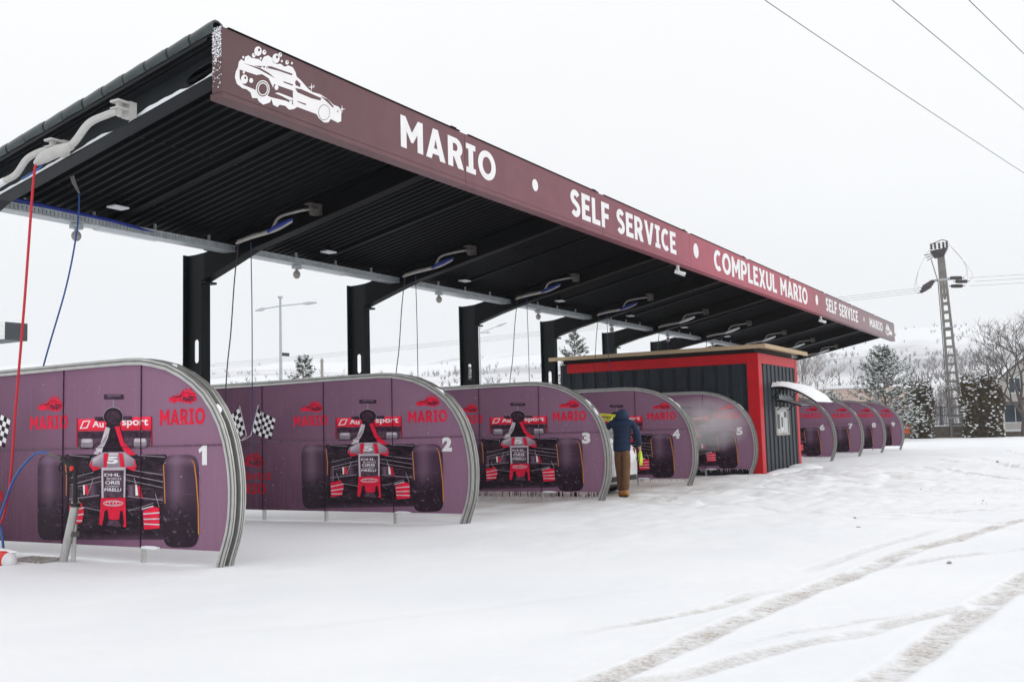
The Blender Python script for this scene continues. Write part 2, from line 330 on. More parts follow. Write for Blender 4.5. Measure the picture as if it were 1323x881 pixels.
# boot prints round the parked car and the kiosk
fr = random.Random(5)
for (x0, y0, x1, y1, n_) in ((19.6, 8.3, 22.5, 6.6, 7), (22.5, 6.6, 28.4, 7.4, 13), (28.4, 7.4, 33.5, 7.0, 10), (22.2, 8.2, 24.5, 5.2, 8), (24.5, 5.2, 30.0, 4.2, 12), (19.3, 8.0, 17.2, 6.0, 7)):
    for k in range(n_):
        t_ = k/n_; cx = x0+(x1-x0)*t_+fr.uniform(-.1, .1); cy = y0+(y1-y0)*t_+(.13 if k % 2 else -.13); i0 = np.searchsorted(gx, cx-.5); i1 = np.searchsorted(gx, cx+.5); j0 = np.searchsorted(gy, cy-.5); j1 = np.searchsorted(gy, cy+.5); a_ = math.atan2(y1-y0, x1-x0); xs = X[i0:i1, j0:j1]-cx; ys = Y[i0:i1, j0:j1]-cy; u = xs*math.cos(a_)+ys*math.sin(a_); v = -xs*math.sin(a_)+ys*math.cos(a_); e_ = np.hypot(u/.19, v/.10); Z[i0:i1, j0:j1] += -.06*np.clip(1.2-e_, 0, 1)+.02*np.exp(-((e_-1.35)/.25)**2)
nx, ny = X.shape; idx = np.arange(nx*ny).reshape(nx, ny)
F = np.stack([idx[:-1, :-1], idx[1:, :-1], idx[1:, 1:], idx[:-1, 1:]], -1).reshape(-1, 4)
me = bpy.data.meshes.new('snow_ground'); me.vertices.add(nx*ny); me.vertices.foreach_set('co', np.stack([X, Y, Z], -1).ravel())
me.loops.add(F.size); me.loops.foreach_set('vertex_index', F.ravel()); me.polygons.add(len(F)); me.polygons.foreach_set('loop_start', np.arange(0, F.size, 4)); me.polygons.foreach_set('loop_total', np.full(len(F), 4))
me.update(); me.validate(); me.polygons.foreach_set('use_smooth', [True]*len(F))
at = me.attributes.new('dirt', 'FLOAT', 'POINT'); at.data.foreach_set('value', D.ravel().astype(np.float32))
ms = bpy.data.materials.new('snow_field'); ms.use_nodes = True; t = ms.node_tree; b = t.nodes['Principled BSDF']; l = t.links.new
b.inputs['Roughness'].default_value = .7; b.inputs['Specular IOR Level'].default_value = .3
a_ = t.nodes.new('ShaderNodeAttribute'); a_.attribute_name = 'dirt'; co = t.nodes.new('ShaderNodeTexCoord')
n1 = t.nodes.new('ShaderNodeTexNoise'); n1.inputs['Scale'].default_value = .35; n1.inputs['Detail'].default_value = 5; l(co.outputs['Object'], n1.inputs['Vector'])
rp = t.nodes.new('ShaderNodeValToRGB'); rp.color_ramp.elements[0].position = .3; rp.color_ramp.elements[0].color = (.80, .825, .86, 1); rp.color_ramp.elements[1].position = .7; rp.color_ramp.elements[1].color = (.88, .895, .92, 1); l(n1.outputs['Fac'], rp.inputs[0])
n2 = t.nodes.new('ShaderNodeTexNoise'); n2.inputs['Scale'].default_value = 38; n2.inputs['Detail'].default_value = 4; l(co.outputs['Object'], n2.inputs['Vector'])
m1 = t.nodes.new('ShaderNodeMapRange'); m1.inputs['From Min'].default_value = .3; m1.inputs['From Max'].default_value = .7; m1.inputs['To Min'].default_value = .35; m1.inputs['To Max'].default_value = 1.1; l(n2.outputs['Fac'], m1.inputs[0])
mm = t.nodes.new('ShaderNodeMath'); mm.operation = 'MULTIPLY'; mm.use_clamp = True; l(a_.outputs['Fac'], mm.inputs[0]); l(m1.outputs[0], mm.inputs[1])
mxd = t.nodes.new('ShaderNodeMix'); mxd.data_type = 'RGBA'; l(mm.outputs[0], mxd.inputs['Factor']); l(rp.outputs[0], mxd.inputs[6]); mxd.inputs[7].default_value = (.37, .315, .27, 1); l(mxd.outputs[2], b.inputs['Base Color'])
n3 = t.nodes.new('ShaderNodeTexNoise'); n3.inputs['Scale'].default_value = 14; n3.inputs['Detail'].default_value = 8; n3.inputs['Roughness'].default_value = .7; l(co.outputs['Object'], n3.inputs['Vector'])
bp = t.nodes.new('ShaderNodeBump'); bp.inputs['Strength'].default_value = .35; bp.inputs['Distance'].default_value = .02; l(n3.outputs['Fac'], bp.inputs['Height']); l(bp.outputs[0], b.inputs['Normal'])
me.materials.append(ms); tag(link('snow_ground', me), 'flat snow covered yard with brown tyre tracks crossing it', 'ground', kind='structure')

# ------------------------------------------------------------------ the canopy
X1 = 8.366; S = 5.0
def deck(y): return 6.06-.213*(y-8.75)          # underside of the roof deck
canopy = thing('car_wash_canopy', 'long black steel cantilever canopy with mauve lettered fascia over the wash bays', 'canopy', (X1, 14.4, 0))
canopy_off = Vector((X1, 14.4, 0))
def cpart(mb, name, mats, parent=None, smooth=False):
    mb.v = [(x-canopy_off.x, y-canopy_off.y, z) for x, y, z in mb.v]; return mb.build(name, mats, parent or canopy, smooth)
def obround(cy, cz, hw, hh, n=8):
    return [(cy+hw*math.cos(R(a)), cz+hh-hw+hw*math.sin(R(a))) for a in np.linspace(0, 180, n)]+[(cy+hw*math.cos(R(a)), cz-hh+hw+hw*math.sin(R(a))) for a in np.linspace(180, 360, n)]
for i in range(10):
    xr = X1+.13+S*i if i == 0 else X1+S*i+(.0 if i < 9 else -.13)
    # column: webbed I section, opening in the web
    mb = MB(); to3 = lambda a, bb, d: (d, a, bb); cy = 14.20+.17*(min(i, 6)-1) if i else 14.1
    mb.prism([(cy, -.1), (cy+.42, -.1), (cy+.42, 4.86), (cy, 4.86)], to3, xr-.008, xr+.008, 0, [obround(cy+.2, 3.05, .055, .22)])
    mb.box(xr-.11, xr+.11, cy-.03, cy-.002, -.1, 4.32); mb.box(xr-.11, xr+.11, cy+.422, cy+.45, -.1, 4.86)
    mb.box(xr-.14, xr+.14, cy-.17, cy-.032, 4.275, 4.315)
    cpart(mb, 'column', 'steel_column')
    # rafter: web with a deep haunch, two flanges
    ys_ = [8.76, 12.9, 13.5+(cy-14.2)*.7, cy-.02]; zb = [deck(8.76)-.36, deck(12.9)-.37, 4.58, 4.34]
    mb = MB(); mb.prism([(y, z) for y, z in zip(ys_, zb)]+[(cy+.41, 4.34), (cy+.41, 4.85), (max(14.16, cy), deck(14.16)-.03), (8.76, deck(8.76)-.03)], to3, xr-.007, xr+.007, 0,
             [[(9.05+.28*math.cos(R(a)), deck(9.05+.28*math.cos(R(a)))-.19+.09*math.sin(R(a))) for a in range(0, 360, 20)]] if i == 0 else [])
    for k in range(3):
        y0, y1, z0, z1 = ys_[k], ys_[k+1], zb[k], zb[k+1]; fl = [(y0, z0-.02), (y1, z1-.02), (y1, z1), (y0, z0)]
        mb.prism(fl, to3, xr-.115, xr+.115)
    mb.prism([(8.76, deck(8.76)-.028), (14.1, deck(14.1)-.028), (14.1, deck(14.1)-.008), (8.76, deck(8.76)-.008)], to3, xr-.115, xr+.115)
    cpart(mb, 'rafter', 'gable_beam' if i == 0 else 'steel_black')
    if i == 0:      # snow blown onto the outer lower flange
        mb = MB(); seg = 60
        for k in range(seg):
            y0 = 8.8+k*(12.85-8.8)/seg; y1 = y0+(12.85-8.8)/seg
            def h(y): return .004+float(np.interp(y, [8.8, 9.15, 9.35, 9.9, 10.2, 10.3, 10.5, 10.8, 11.3, 11.6, 12.3, 12.8], [.05, .02, .07, .085, .05, .0, .01, .07, .03, .06, .05, .06]))+.006*math.sin(y*23)
            for (a, c) in ((y0, y1),):
                za, zc = deck(a)-.36, deck(c)-.36; ha, hc = h(a), h(c)
                mb.add([(xr-.11, a, za), (xr-.11, c, zc), (xr-.09, c, zc+hc*.8), (xr-.09, a, za+ha*.8), (xr-.01, c, zc+hc), (xr-.01, a, za+ha)], [(0, 1, 2, 3), (3, 2, 4, 5)])
        cpart(mb, 'blown_snow', 'snow', smooth=True)
# purlins and ribbed deck sheets, two per bay
for i in range(9):
    for k in range(2):
        xa = X1+S*i+k*2.5+.02-(.13 if i == 0 and k == 0 else 0); xb = X1+S*i+(k+1)*2.5-.02+(.12 if i == 8 and k == 1 else 0); mb = MB(); pitch_ = .178
        prof = []; x = xa
        while x < xb-.001:
            for dx, dz in ((0, 0), (.025, .06), (.10, .06), (.125, 0)):
                if x+dx <= xb: prof.append((x+dx, dz))
            x += pitch_
        prof.append((xb, 0)); vs = []; n = len(prof)
        for y in (8.74, 14.05):
            vs += [(px, y, deck(y)+dz) for px, dz in prof]
        mb.add(vs, [(j, j+1, n+j+1, n+j) for j in range(n-1)]); cpart(mb, 'deck_sheet', 'soffit')
    mb = MB(); xm = X1+S*i+2.5
    mb.prism([(8.76, deck(8.76)-.05), (14.04, deck(14.04)-.05), (14.04, deck(14.04)-.004), (8.76, deck(8.76)-.004)], to3, xm-.05, xm+.05); cpart(mb, 'joint_rail', 'steel_black')
for y in (9.6, 11.2, 13.0):
    mb = MB(); mb.box(X1+.02, X1+45-.02, y-.04, y+.04, deck(y)+.052, deck(y)+.12); cpart(mb, 'purlin', 'steel_black')
mb = MB(); mb.prism([(8.74, deck(8.74)+.13), (14.12, deck(14.12)+.13), (14.12, deck(14.12)+.17), (8.74, deck(8.74)+.17)], to3, X1-.02, X1+45.05); cpart(mb, 'roof_cover', 'tile')
mb = MB(); mb.prism([(8.80, deck(8.8)+.172), (14.06, deck(14.06)+.172), (14.06, deck(14.06)+.21), (8.80, deck(8.8)+.21)], to3, X1+.22, X1+44.9); cpart(mb, 'roof_snow', 'snow')
mb = MB(); mb.prism([(8.74, deck(8.74)-.003), (14.12, deck(14.12)-.003), (14.12, deck(14.12)+.125), (8.74, deck(8.74)+.125)], to3, X1-.045, X1-.022); cpart(mb, 'verge_board', 'gable_beam')
tl = None                                   # verge caps, one over the other down the gable
sl_ang = math.atan(.213)
for k in range(14):
    y0 = 8.72+k*.388
    if tl is None:
        mb = MB(); n = 10; vs = []
        for (yy, rr) in ((-.03, .088), (-.03, .115), (.05, .118), (.30, .108), (.42, .103)):
            vs += [(rr*.95*math.cos(R(a)), yy, rr*math.sin(R(a))) for a in np.linspace(-35, 215, n)]
        mb.add(vs, [(r_*n+j, r_*n+j+1, (r_+1)*n+j+1, (r_+1)*n+j) for r_ in range(4) for j in range(n-1)]); tl = mb.mesh('verge_tile', 'tile', True)
    o = link('verge_tile', tl, canopy); o.location = Vector((X1+.03, y0, deck(y0)+.165))-canopy_off; o.rotation_euler = (-sl_ang+random.uniform(-.012, .012)+.02, 0, random.uniform(-.02, .02))
# fascia: printed panels with a folded lower lip
mf = bpy.data.materials.new('fascia_print'); mf.use_nodes = True; t = mf.node_tree; b = t.nodes['Principled BSDF']; l = t.links.new; b.inputs['Roughness'].default_value = .42; b.inputs['Specular IOR Level'].default_value = .135
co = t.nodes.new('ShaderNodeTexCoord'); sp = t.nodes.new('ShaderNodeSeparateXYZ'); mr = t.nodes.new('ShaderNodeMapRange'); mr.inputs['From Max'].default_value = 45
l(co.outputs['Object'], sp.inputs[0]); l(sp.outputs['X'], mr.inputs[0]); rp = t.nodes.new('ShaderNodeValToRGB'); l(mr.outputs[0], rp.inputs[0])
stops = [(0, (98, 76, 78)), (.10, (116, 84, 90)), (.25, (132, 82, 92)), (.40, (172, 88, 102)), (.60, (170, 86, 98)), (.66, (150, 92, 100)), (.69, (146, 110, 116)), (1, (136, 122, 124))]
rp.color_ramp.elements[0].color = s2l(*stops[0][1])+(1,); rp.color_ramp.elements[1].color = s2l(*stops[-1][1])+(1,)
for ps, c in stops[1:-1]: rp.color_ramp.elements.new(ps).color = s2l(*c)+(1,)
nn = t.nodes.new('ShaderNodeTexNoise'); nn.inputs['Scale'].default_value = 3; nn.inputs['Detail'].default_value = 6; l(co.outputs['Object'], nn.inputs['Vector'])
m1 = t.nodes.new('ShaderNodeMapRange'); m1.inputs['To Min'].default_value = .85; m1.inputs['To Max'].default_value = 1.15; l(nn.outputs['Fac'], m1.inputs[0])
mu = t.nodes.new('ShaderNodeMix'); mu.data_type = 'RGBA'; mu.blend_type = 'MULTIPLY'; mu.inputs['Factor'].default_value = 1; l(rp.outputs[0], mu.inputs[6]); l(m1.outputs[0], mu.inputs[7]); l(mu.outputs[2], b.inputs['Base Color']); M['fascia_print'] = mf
nw = t.nodes.new('ShaderNodeTexNoise'); nw.inputs['Scale'].default_value = 1.4; nw.inputs['Detail'].default_value = 2; l(co.outputs['Object'], nw.inputs['Vector']); bw = t.nodes.new('ShaderNodeBump'); bw.inputs['Strength'].default_value = .35; bw.inputs['Distance'].default_value = .03; l(nw.outputs['Fac'], bw.inputs['Height']); l(bw.outputs[0], b.inputs['Normal'])
seams = [X1-.05, 13.57, 18.79, 23.98, 28.85, 33.7, 38.53, 43.4, 48.4, X1+45.03]
YF = 8.56; fz0, fz1 = 5.36, 6.22; fps = []
for a, c in zip(seams[:-1], seams[1:]):
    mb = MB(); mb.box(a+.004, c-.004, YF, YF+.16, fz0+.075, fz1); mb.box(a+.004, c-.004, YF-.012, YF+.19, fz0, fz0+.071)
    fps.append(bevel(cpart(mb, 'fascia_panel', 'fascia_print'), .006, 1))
    mb = MB(); mb.box(a+.1, c-.15, YF-.018, YF+.02, fz1+.002, fz1+.012); cpart(mb, 'fascia_cap', 'steel_black')
    if (c-a) > 1:
        mb = MB(); mb.box(c-.35, c-.2, YF+.02, YF+.12, fz1+.002, fz1+.05); cpart(mb, 'fascia_clip', 'steel_black')
fp = lambda a, z, d: (a-canopy_off.x, YF-.002-d-canopy_off.y, z)
def in_panel(x): return [o for o, a, c in zip(fps, seams[:-1], seams[1:]) if a <= x < c][0]
def lettering(txt, a0, a1, z0, z1, gap=.09):
    tot = sum(G[c][0] for c in txt)+gap*(len(txt)-1); k = (a1-a0)/tot; x = 0        # one part per word
    for wd in txt.split(' '):
        ww = sum(G[c][0] for c in wd)+gap*(len(wd)-1)
        mb = MB(); word(mb, wd, fp, a0+x*k, a0+(x+ww)*k, z0, z1, .003, 0, gap); mb.build('lettering', 'letter_white', in_panel(a0+x*k), fix=False); x += ww+2*gap+G[' '][0]
lettering('MARIO', 11.82, 14.53, 5.60, 6.08, .12); lettering('SELF SERVICE', 17.34, 23.01, 5.54, 6.07, .10)
lettering('COMPLEXUL MARIO', 25.80, 35.83, 5.53, 6.10, .09); lettering('SELF SERVICE', 38.58, 44.42, 5.58, 6.08, .10); lettering('MARIO', 46.98, 50.12, 5.62, 6.02, .12)
for x in (15.92, 24.42, 37.18, 45.74):
    mb = MB(); q = {15.92: .11, 45.74: .10}.get(x, .19); mb.flat([(x+q*math.cos(R(a)), 5.84+q*math.sin(R(a))) for a in range(0, 360, 15)], fp, .003); mb.build('dot', 'letter_white', in_panel(x), fix=False)
# the foam covered car emblem, traced in emblem units
H_LOGO = hmap([0.000641336, 8.08343e-05, 8.36467, -0.00022007, -0.00126483, 6.13085, -0.00012998, 1.01005e-05, 1.0])
def circ(x, y, rx, ry=None, n=16): return [(x+rx*math.cos(2*math.pi*i/n), y+(ry or rx)*math.sin(2*math.pi*i/n)) for i in range(n)]
EMB = [(0, 0, [(120, 300), (128, 250), (150, 225), (178, 245), (185, 205), (215, 190), (245, 215), (270, 218), (310, 225), (335, 245), (355, 205), (395, 190), (430, 215), (440, 255), (475, 270), (510, 268), (545, 295), (580, 282), (620, 300), (645, 345), (655, 385), (690, 415), (760, 495), (800, 525), (870, 545), (940, 590), (990, 640), (1040, 660), (1062, 700), (1060, 790), (1030, 803), (985, 780), (965, 770), (945, 800), (905, 802), (860, 765), (835, 725), (740, 690), (660, 660), (630, 680), (585, 685), (550, 650), (500, 640), (480, 662), (440, 640), (425, 590), (410, 620), (350, 640), (310, 610), (295, 580), (250, 580), (235, 530), (200, 500), (160, 490), (110, 450), (92, 390), (100, 340)]),
 (1, 1, [(135, 320), (290, 370), (340, 362), (400, 400), (440, 485), (447, 452), (620, 512), (622, 640), (560, 605), (420, 572), (280, 505), (170, 460), (135, 400)]),
 (1, 1, [(270, 286), (420, 290), (520, 325), (615, 358), (612, 374), (500, 335), (400, 308), (320, 300)]), (1, 1, [(170, 262), (320, 305), (400, 350), (460, 400), (400, 368), (310, 318)]),
 (1, 1, [(640, 430), (655, 415), (690, 450), (685, 480), (645, 462)]), (1, 1, [(640, 488), (700, 500), (880, 580), (870, 602), (790, 582), (662, 528)]),
 (1, 1, [(530, 425), (620, 455), (618, 468), (540, 440)]), (1, 1, [(660, 605), (740, 632), (738, 645), (665, 615)]), (1, 1, [(870, 560), (940, 592), (995, 660), (985, 668), (935, 618)])]
EMB += [(1, 1, circ(905, 710, 53, 72)), (2, 0, circ(905, 710, 49, 67)), (2, 0, circ(345, 497, 63, 80)), (3, 1, circ(345, 497, 54, 70)), (4, 0, circ(345, 497, 46, 60)), (5, 1, circ(345, 497, 38, 50)),
        (2, 0, [(455, 535), (490, 530), (620, 580), (615, 612), (520, 562)]), (2, 0, circ(178, 408, 32, 42)), (3, 1, circ(186, 396, 9, 12)), (2, 0, circ(240, 420, 18, 23)), (2, 0, circ(470, 483, 18, 24)), (2, 0, circ(172, 345, 10, 13)), (2, 0, circ(600, 615, 15, 20))]
for (x, y, r_) in ((303, 153, 34), (360, 163, 18), (264, 190, 17), (467, 218, 34), (505, 185, 17), (567, 255, 16), (520, 243, 9), (612, 262, 9), (328, 218, 9), (168, 208, 9), (378, 312, 18), (342, 302, 9)):
    EMB += [(2 if y > 295 else 0, 0, circ(x, y, r_, r_*1.28))]
    if r_ > 14: EMB += [(3, 1, circ(x+r_*.25, y-r_*.35, r_*.3, r_*.4, 10))]
for (x, y, r_) in ((790, 480, 34), (1068, 680, 34), (1030, 700, 16), (810, 468, 14)):
    EMB += [(1 if x == 1030 else 0, 1 if x == 1030 else 0, [(x+(r_ if i % 2 == 0 else r_*.18)*math.cos(R(45*i)), y+(r_ if i % 2 == 0 else r_*.18)*1.2*math.sin(R(45*i))) for i in range(8)])]
ux0, uy0 = 92, 110; EP = [(ly, c, [H_LOGO(*q) for q in pl]) for ly, c, pl in EMB]
ea = [q[0] for _, _, pl in EP for q in pl]; ez = [q[1] for _, _, pl in EP for q in pl]; ea0, ea1, ez0, ez1 = min(ea), max(ea), min(ez), max(ez)
def emblem(mb, to3, a0, a1, z0, z1, d, mi_on, mi_off, lay=.0008):
    for ly, c, pl in EP: mb.flat([(a0+(x-ea0)/(ea1-ea0)*(a1-a0), z0+(z-ez0)/(ez1-ez0)*(z1-z0)) for x, z in pl], to3, d+ly*lay, mi_on if c == 0 else mi_off)
mb = MB(); emblem(mb, fp, ea0, ea1, ez0, ez1, .003, 0, 1); mb.build('emblem', ['letter_white', 'fascia_print'], fps[0], fix=False)
mb = MB(); emblem(mb, fp, 50.9, 52.7, 5.5, 6.12, .003, 0, 1); mb.build('emblem', ['letter_white', 'fascia_print'], fps[-1], fix=False)
# frost on the left end of the fascia
mb = MB()
for k in range(420):
    z = fz1-abs(random.gauss(0, .28)); y = YF+random.uniform(.005, .15); q = random.uniform(.004, .011)
    if z > fz0+.1: mb.add([(X1-.0475-random.uniform(0, .004), y+q*math.cos(a), z+q*math.sin(a)) for a in (0, 1.6, 3.1, 4.7)], [(0, 1, 2, 3)])
tag(cpart(mb, 'frost', 'snow'), kind='stuff')
# perforated cable tray along the rear edge, one length per bay
for i in range(9):
    mb = MB(); xa, xb = X1+S*i+(.35 if i == 0 else .02), X1+S*i+4.98; yt, zt = 13.52, 4.80
    mb.box(xa, xb, yt-.13, yt+.13, zt, zt+.012); n = int((xb-xa)/.066)
    for k in range(n):
        xx = xa+k*.066; mb.box(xx, xx+.046, yt-.145, yt-.1302, zt, zt+.10)
    mb.box(xa, xb, yt-.15, yt-.1452, zt+.04, zt+.055); mb.box(xa, xb, yt-.15, yt-.1452, zt+.08, zt+.11); mb.box(xa, xb, yt-.15, yt-.1452, zt-.005, zt+.02); mb.box(xa, xb, yt+.13, yt+.142, zt, zt+.10)
    for k in range(4): mb.box(xa+.5+k*1.2, xa+.53+k*1.2, yt-.02, yt+.02, zt+.012, deck(yt))
    cpart(mb, 'cable_tray', 'galvanised')
mb = MB(); mb.tube(smooth_path([(X1+.2, 13.36, 4.96), (X1+1.2, 13.36, 4.935), (X1+2.3, 13.37, 4.915), (X1+3.1, 13.40, 4.87)], 4), .03, 6); cpart(mb, 'cable_bundle', 'blue_wrap')

# ------------------------------------------------------------------ printed bay dividers
def rgbmat(name, c, rough=.5, var=.15, scale=9, spec=.1, stretch=(1, 1, .25)): return mat(name, c, rough, 0, var, scale, spec=spec, stretch=stretch)
mp_ = bpy.data.materials.new('divider_print'); mp_.use_nodes = True; t = mp_.node_tree; b = t.nodes['Principled BSDF']; l = t.links.new; b.inputs['Roughness'].default_value = .42; b.inputs['Specular IOR Level'].default_value = .13
co = t.nodes.new('ShaderNodeTexCoord'); sp = t.nodes.new('ShaderNodeSeparateXYZ'); l(co.outputs['Object'], sp.inputs[0])
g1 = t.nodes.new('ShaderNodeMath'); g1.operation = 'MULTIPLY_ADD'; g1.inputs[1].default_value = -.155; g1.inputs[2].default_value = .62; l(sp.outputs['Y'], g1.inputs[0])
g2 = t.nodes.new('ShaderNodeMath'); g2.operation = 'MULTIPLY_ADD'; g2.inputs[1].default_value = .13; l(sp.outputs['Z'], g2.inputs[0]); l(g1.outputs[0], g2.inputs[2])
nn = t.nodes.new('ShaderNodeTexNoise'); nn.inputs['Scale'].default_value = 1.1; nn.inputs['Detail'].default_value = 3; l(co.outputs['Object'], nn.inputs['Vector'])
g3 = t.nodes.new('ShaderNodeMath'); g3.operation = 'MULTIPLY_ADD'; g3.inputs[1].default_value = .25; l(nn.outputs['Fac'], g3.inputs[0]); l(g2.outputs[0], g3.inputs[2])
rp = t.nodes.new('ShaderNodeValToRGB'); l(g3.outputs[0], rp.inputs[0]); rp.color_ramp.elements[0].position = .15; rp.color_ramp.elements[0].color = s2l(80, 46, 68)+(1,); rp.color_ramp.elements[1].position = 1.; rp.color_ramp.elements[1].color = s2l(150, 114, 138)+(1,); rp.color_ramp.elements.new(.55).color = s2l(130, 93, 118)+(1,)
# water streaks and salt
mpn = t.nodes.new('ShaderNodeMapping'); mpn.inputs['Scale'].default_value = (1, 14, .6); l(co.outputs['Object'], mpn.inputs[0]); ns = t.nodes.new('ShaderNodeTexNoise'); ns.inputs['Scale'].default_value = 2.2; ns.inputs['Detail'].default_value = 5; l(mpn.outputs[0], ns.inputs['Vector'])
rs = t.nodes.new('ShaderNodeMapRange'); rs.inputs['From Min'].default_value = .52; rs.inputs['From Max'].default_value = .85; rs.inputs['To Max'].default_value = .22; l(ns.outputs['Fac'], rs.inputs[0])
mxs = t.nodes.new('ShaderNodeMix'); mxs.data_type = 'RGBA'; l(rs.outputs[0], mxs.inputs['Factor']); l(rp.outputs[0], mxs.inputs[6]); mxs.inputs[7].default_value = (.33, .28, .32, 1)
nf = t.nodes.new('ShaderNodeTexNoise'); nf.inputs['Scale'].default_value = 60; nf.inputs['Detail'].default_value = 2; l(co.outputs['Object'], nf.inputs['Vector'])
rf_ = t.nodes.new('ShaderNodeMapRange'); rf_.inputs['From Min'].default_value = .70; rf_.inputs['From Max'].default_value = .76; rf_.inputs['To Max'].default_value = .45; l(nf.outputs['Fac'], rf_.inputs[0])
mxf = t.nodes.new('ShaderNodeMix'); mxf.data_type = 'RGBA'; l(rf_.outputs[0], mxf.inputs['Factor']); l(mxs.outputs[2], mxf.inputs[6]); mxf.inputs[7].default_value = (.6, .6, .63, 1); l(mxf.outputs[2], b.inputs['Base Color'])
mr = t.nodes.new('ShaderNodeMapRange'); mr.inputs['To Min'].default_value = .3; mr.inputs['To Max'].default_value = .6; l(ns.outputs['Fac'], mr.inputs[0]); l(mr.outputs[0], b.inputs['Roughness'])
M['divider_print'] = mp_
PAL = ['p_red', 'p_black', 'p_plum', 'p_dark', 'p_grey', 'p_white', 'p_tyre', 'p_orange', 'p_light', 'p_deepred', 'p_line', 'p_tyre_edge']+['p_half']
for n_, c_ in zip(PAL, [(226, 34, 66), (42, 26, 40), (88, 66, 82), (64, 43, 60), (150, 138, 150), (240, 236, 242), (86, 60, 86), (215, 140, 64), (205, 196, 204), (170, 16, 40), (112, 92, 110), (60, 40, 60)]+[(80, 60, 80)]): rgbmat(n_, c_, var=.8 if n_ in ('p_black', 'p_dark', 'p_plum') else .22, scale=11 if n_ in ('p_black', 'p_dark', 'p_plum') else 7, stretch=(1, 1, 1.6) if n_ in ('p_black', 'p_dark', 'p_plum') else (1, 1, .6))
PI = {n[2:]: i for i, n in enumerate(PAL)}
PROF = [(14.0, 2.405), (12.7, 2.405), (11.1, 2.418), (10.2, 2.420), (9.93, 2.408), (9.72, 2.375), (9.46, 2.315), (9.22, 2.215), (9.02, 2.10), (8.84, 1.965), (8.69, 1.79), (8.574, 1.605), (8.495, 1.41), (8.444, 1.215), (8.415, 1.04), (8.402, .87), (8.405, .70), (8.42, .53), (8.45, .38), (8.495, .25), (8.56, .09), (8.60, -.03)]
PROF = [(a-8.6, z) for a, z in PROF]
def clip(poly, ax, lim, keep_less):
    out = []
    for i in range(len(poly)):
        p0, p1 = poly[i], poly[(i+1) % len(poly)]; f0 = (p0[ax]-lim)*(1 if keep_less else -1); f1 = (p1[ax]-lim)*(1 if keep_less else -1)
        if f0 <= 0: out.append(p0)
        if f0*f1 < 0: k = f0/(f0-f1); out.append((p0[0]+(p1[0]-p0[0])*k, p0[1]+(p1[1]-p0[1])*k))
    return out
def offset_prof(d):
    out = []
    for i, (a, z) in enumerate(PROF):
        p0, p1 = PROF[max(i-1, 0)], PROF[min(i+1, len(PROF)-1)]; dx, dz = p1[0]-p0[0], p1[1]-p0[1]; q = math.hypot(dx, dz); out.append((a+dz/q*-d, z+dx/q*d))
    return out          # positive d = inwards
def sweep(prof_in, prof_out, x0, x1):
    mb = MB(); n = len(prof_in); vs = []
    for (a, z), (c, y) in zip(prof_in, prof_out): vs += [(x0, a, z), (x1, a, z), (x1, c, y), (x0, c, y)]
    mb.add(vs, [(i*4+j, i*4+(j+1) % 4, (i+1)*4+(j+1) % 4, (i+1)*4+j) for i in range(n-1) for j in range(4)]+[(0, 1, 2, 3), (n*4-4, n*4-3, n*4-2, n*4-1)]); return mb
# -- flat print: racing car, head on.  Outlines in artwork units, mapped to the sheet in metres
H_CAR = hmap([-0.00348328, 6.62204e-06, 3.45592, 0.00014678, -0.00248772, 2.1656, 0.000150697, 1.8994e-05, 1.0])
H_FLAG = hmap([-0.00474827, 0.000107249, 5.68643, 0.000105107, -0.0039555, 2.95648, 0.00014937, 1.88266e-05, 1.0])
LY = .0007
pr3 = lambda a, z, d: (-.014-d, a, z)
art = MB()
def A(col, pts, ly): art.flat([H_CAR(*q) for q in pts], pr3, ly*LY, PI[col])
def Ls(col, a, b_, wd, ly): A(col, stroke([a, b_], wd), ly)
def rr(x0, y0, x1, y1, r_, n=5):
    return [q for (cx, cy, a) in ((x1-r_, y0+r_, -90), (x1-r_, y1-r_, 0), (x0+r_, y1-r_, 90), (x0+r_, y0+r_, 180)) for q in [(cx+r_*math.cos(R(a+90*i/n)), cy+r_*math.sin(R(a+90*i/n))) for i in range(n+1)]]
A('plum', [(250, 226), (628, 220), (622, 300), (600, 318), (262, 322), (248, 300)], 1); A('dark', [(250, 232), (626, 226), (624, 262), (252, 266)], 2)
A('red', [(245, 166), (628, 152), (630, 222), (243, 228)], 3); A('deepred', [(243, 160), (249, 160), (247, 318), (240, 300)], 4); A('deepred', [(626, 152), (632, 152), (634, 300), (628, 312)], 4)
art_par = [(258, 216), (276, 175), (314, 172), (298, 212)]; A('white', art_par, 4); A('red', [(266, 211), (280, 180), (306, 178), (293, 207)], 5)
def patch(fn, cf, nu, nv, ly):
    """printed half-tone patch: grid of faces coloured per vertex"""
    o_ = len(art.v); u, v = np.meshgrid(np.linspace(0, 1, nu), np.linspace(0, 1, nv), indexing='ij'); xx, yy = fn(u, v); c_ = cf(u, v, xx, yy)
    for a, b0, c in zip(xx.ravel(), yy.ravel(), c_.reshape(-1, 3)): GC[len(art.v)] = tuple(c); art.v.append(pr3(*H_CAR(a, b0), ly*LY))
    art.f += [(o_+i*nv+j, o_+(i+1)*nv+j, o_+(i+1)*nv+j+1, o_+i*nv+j+1) for i in range(nu-1) for j in range(nv-1)]; art.m += [PI['half']]*((nu-1)*(nv-1))
def mixc(a, b0, k): k = np.clip(k, 0, 1)[..., None]; return np.array(a)*(1-k)+np.array(b0)*k
GC = {}
def zone(x0f, x1f):
    def fn(u, v): y = 348+v*440; return x0f(y)*(1-u)+x1f(y)*u, y
    return fn
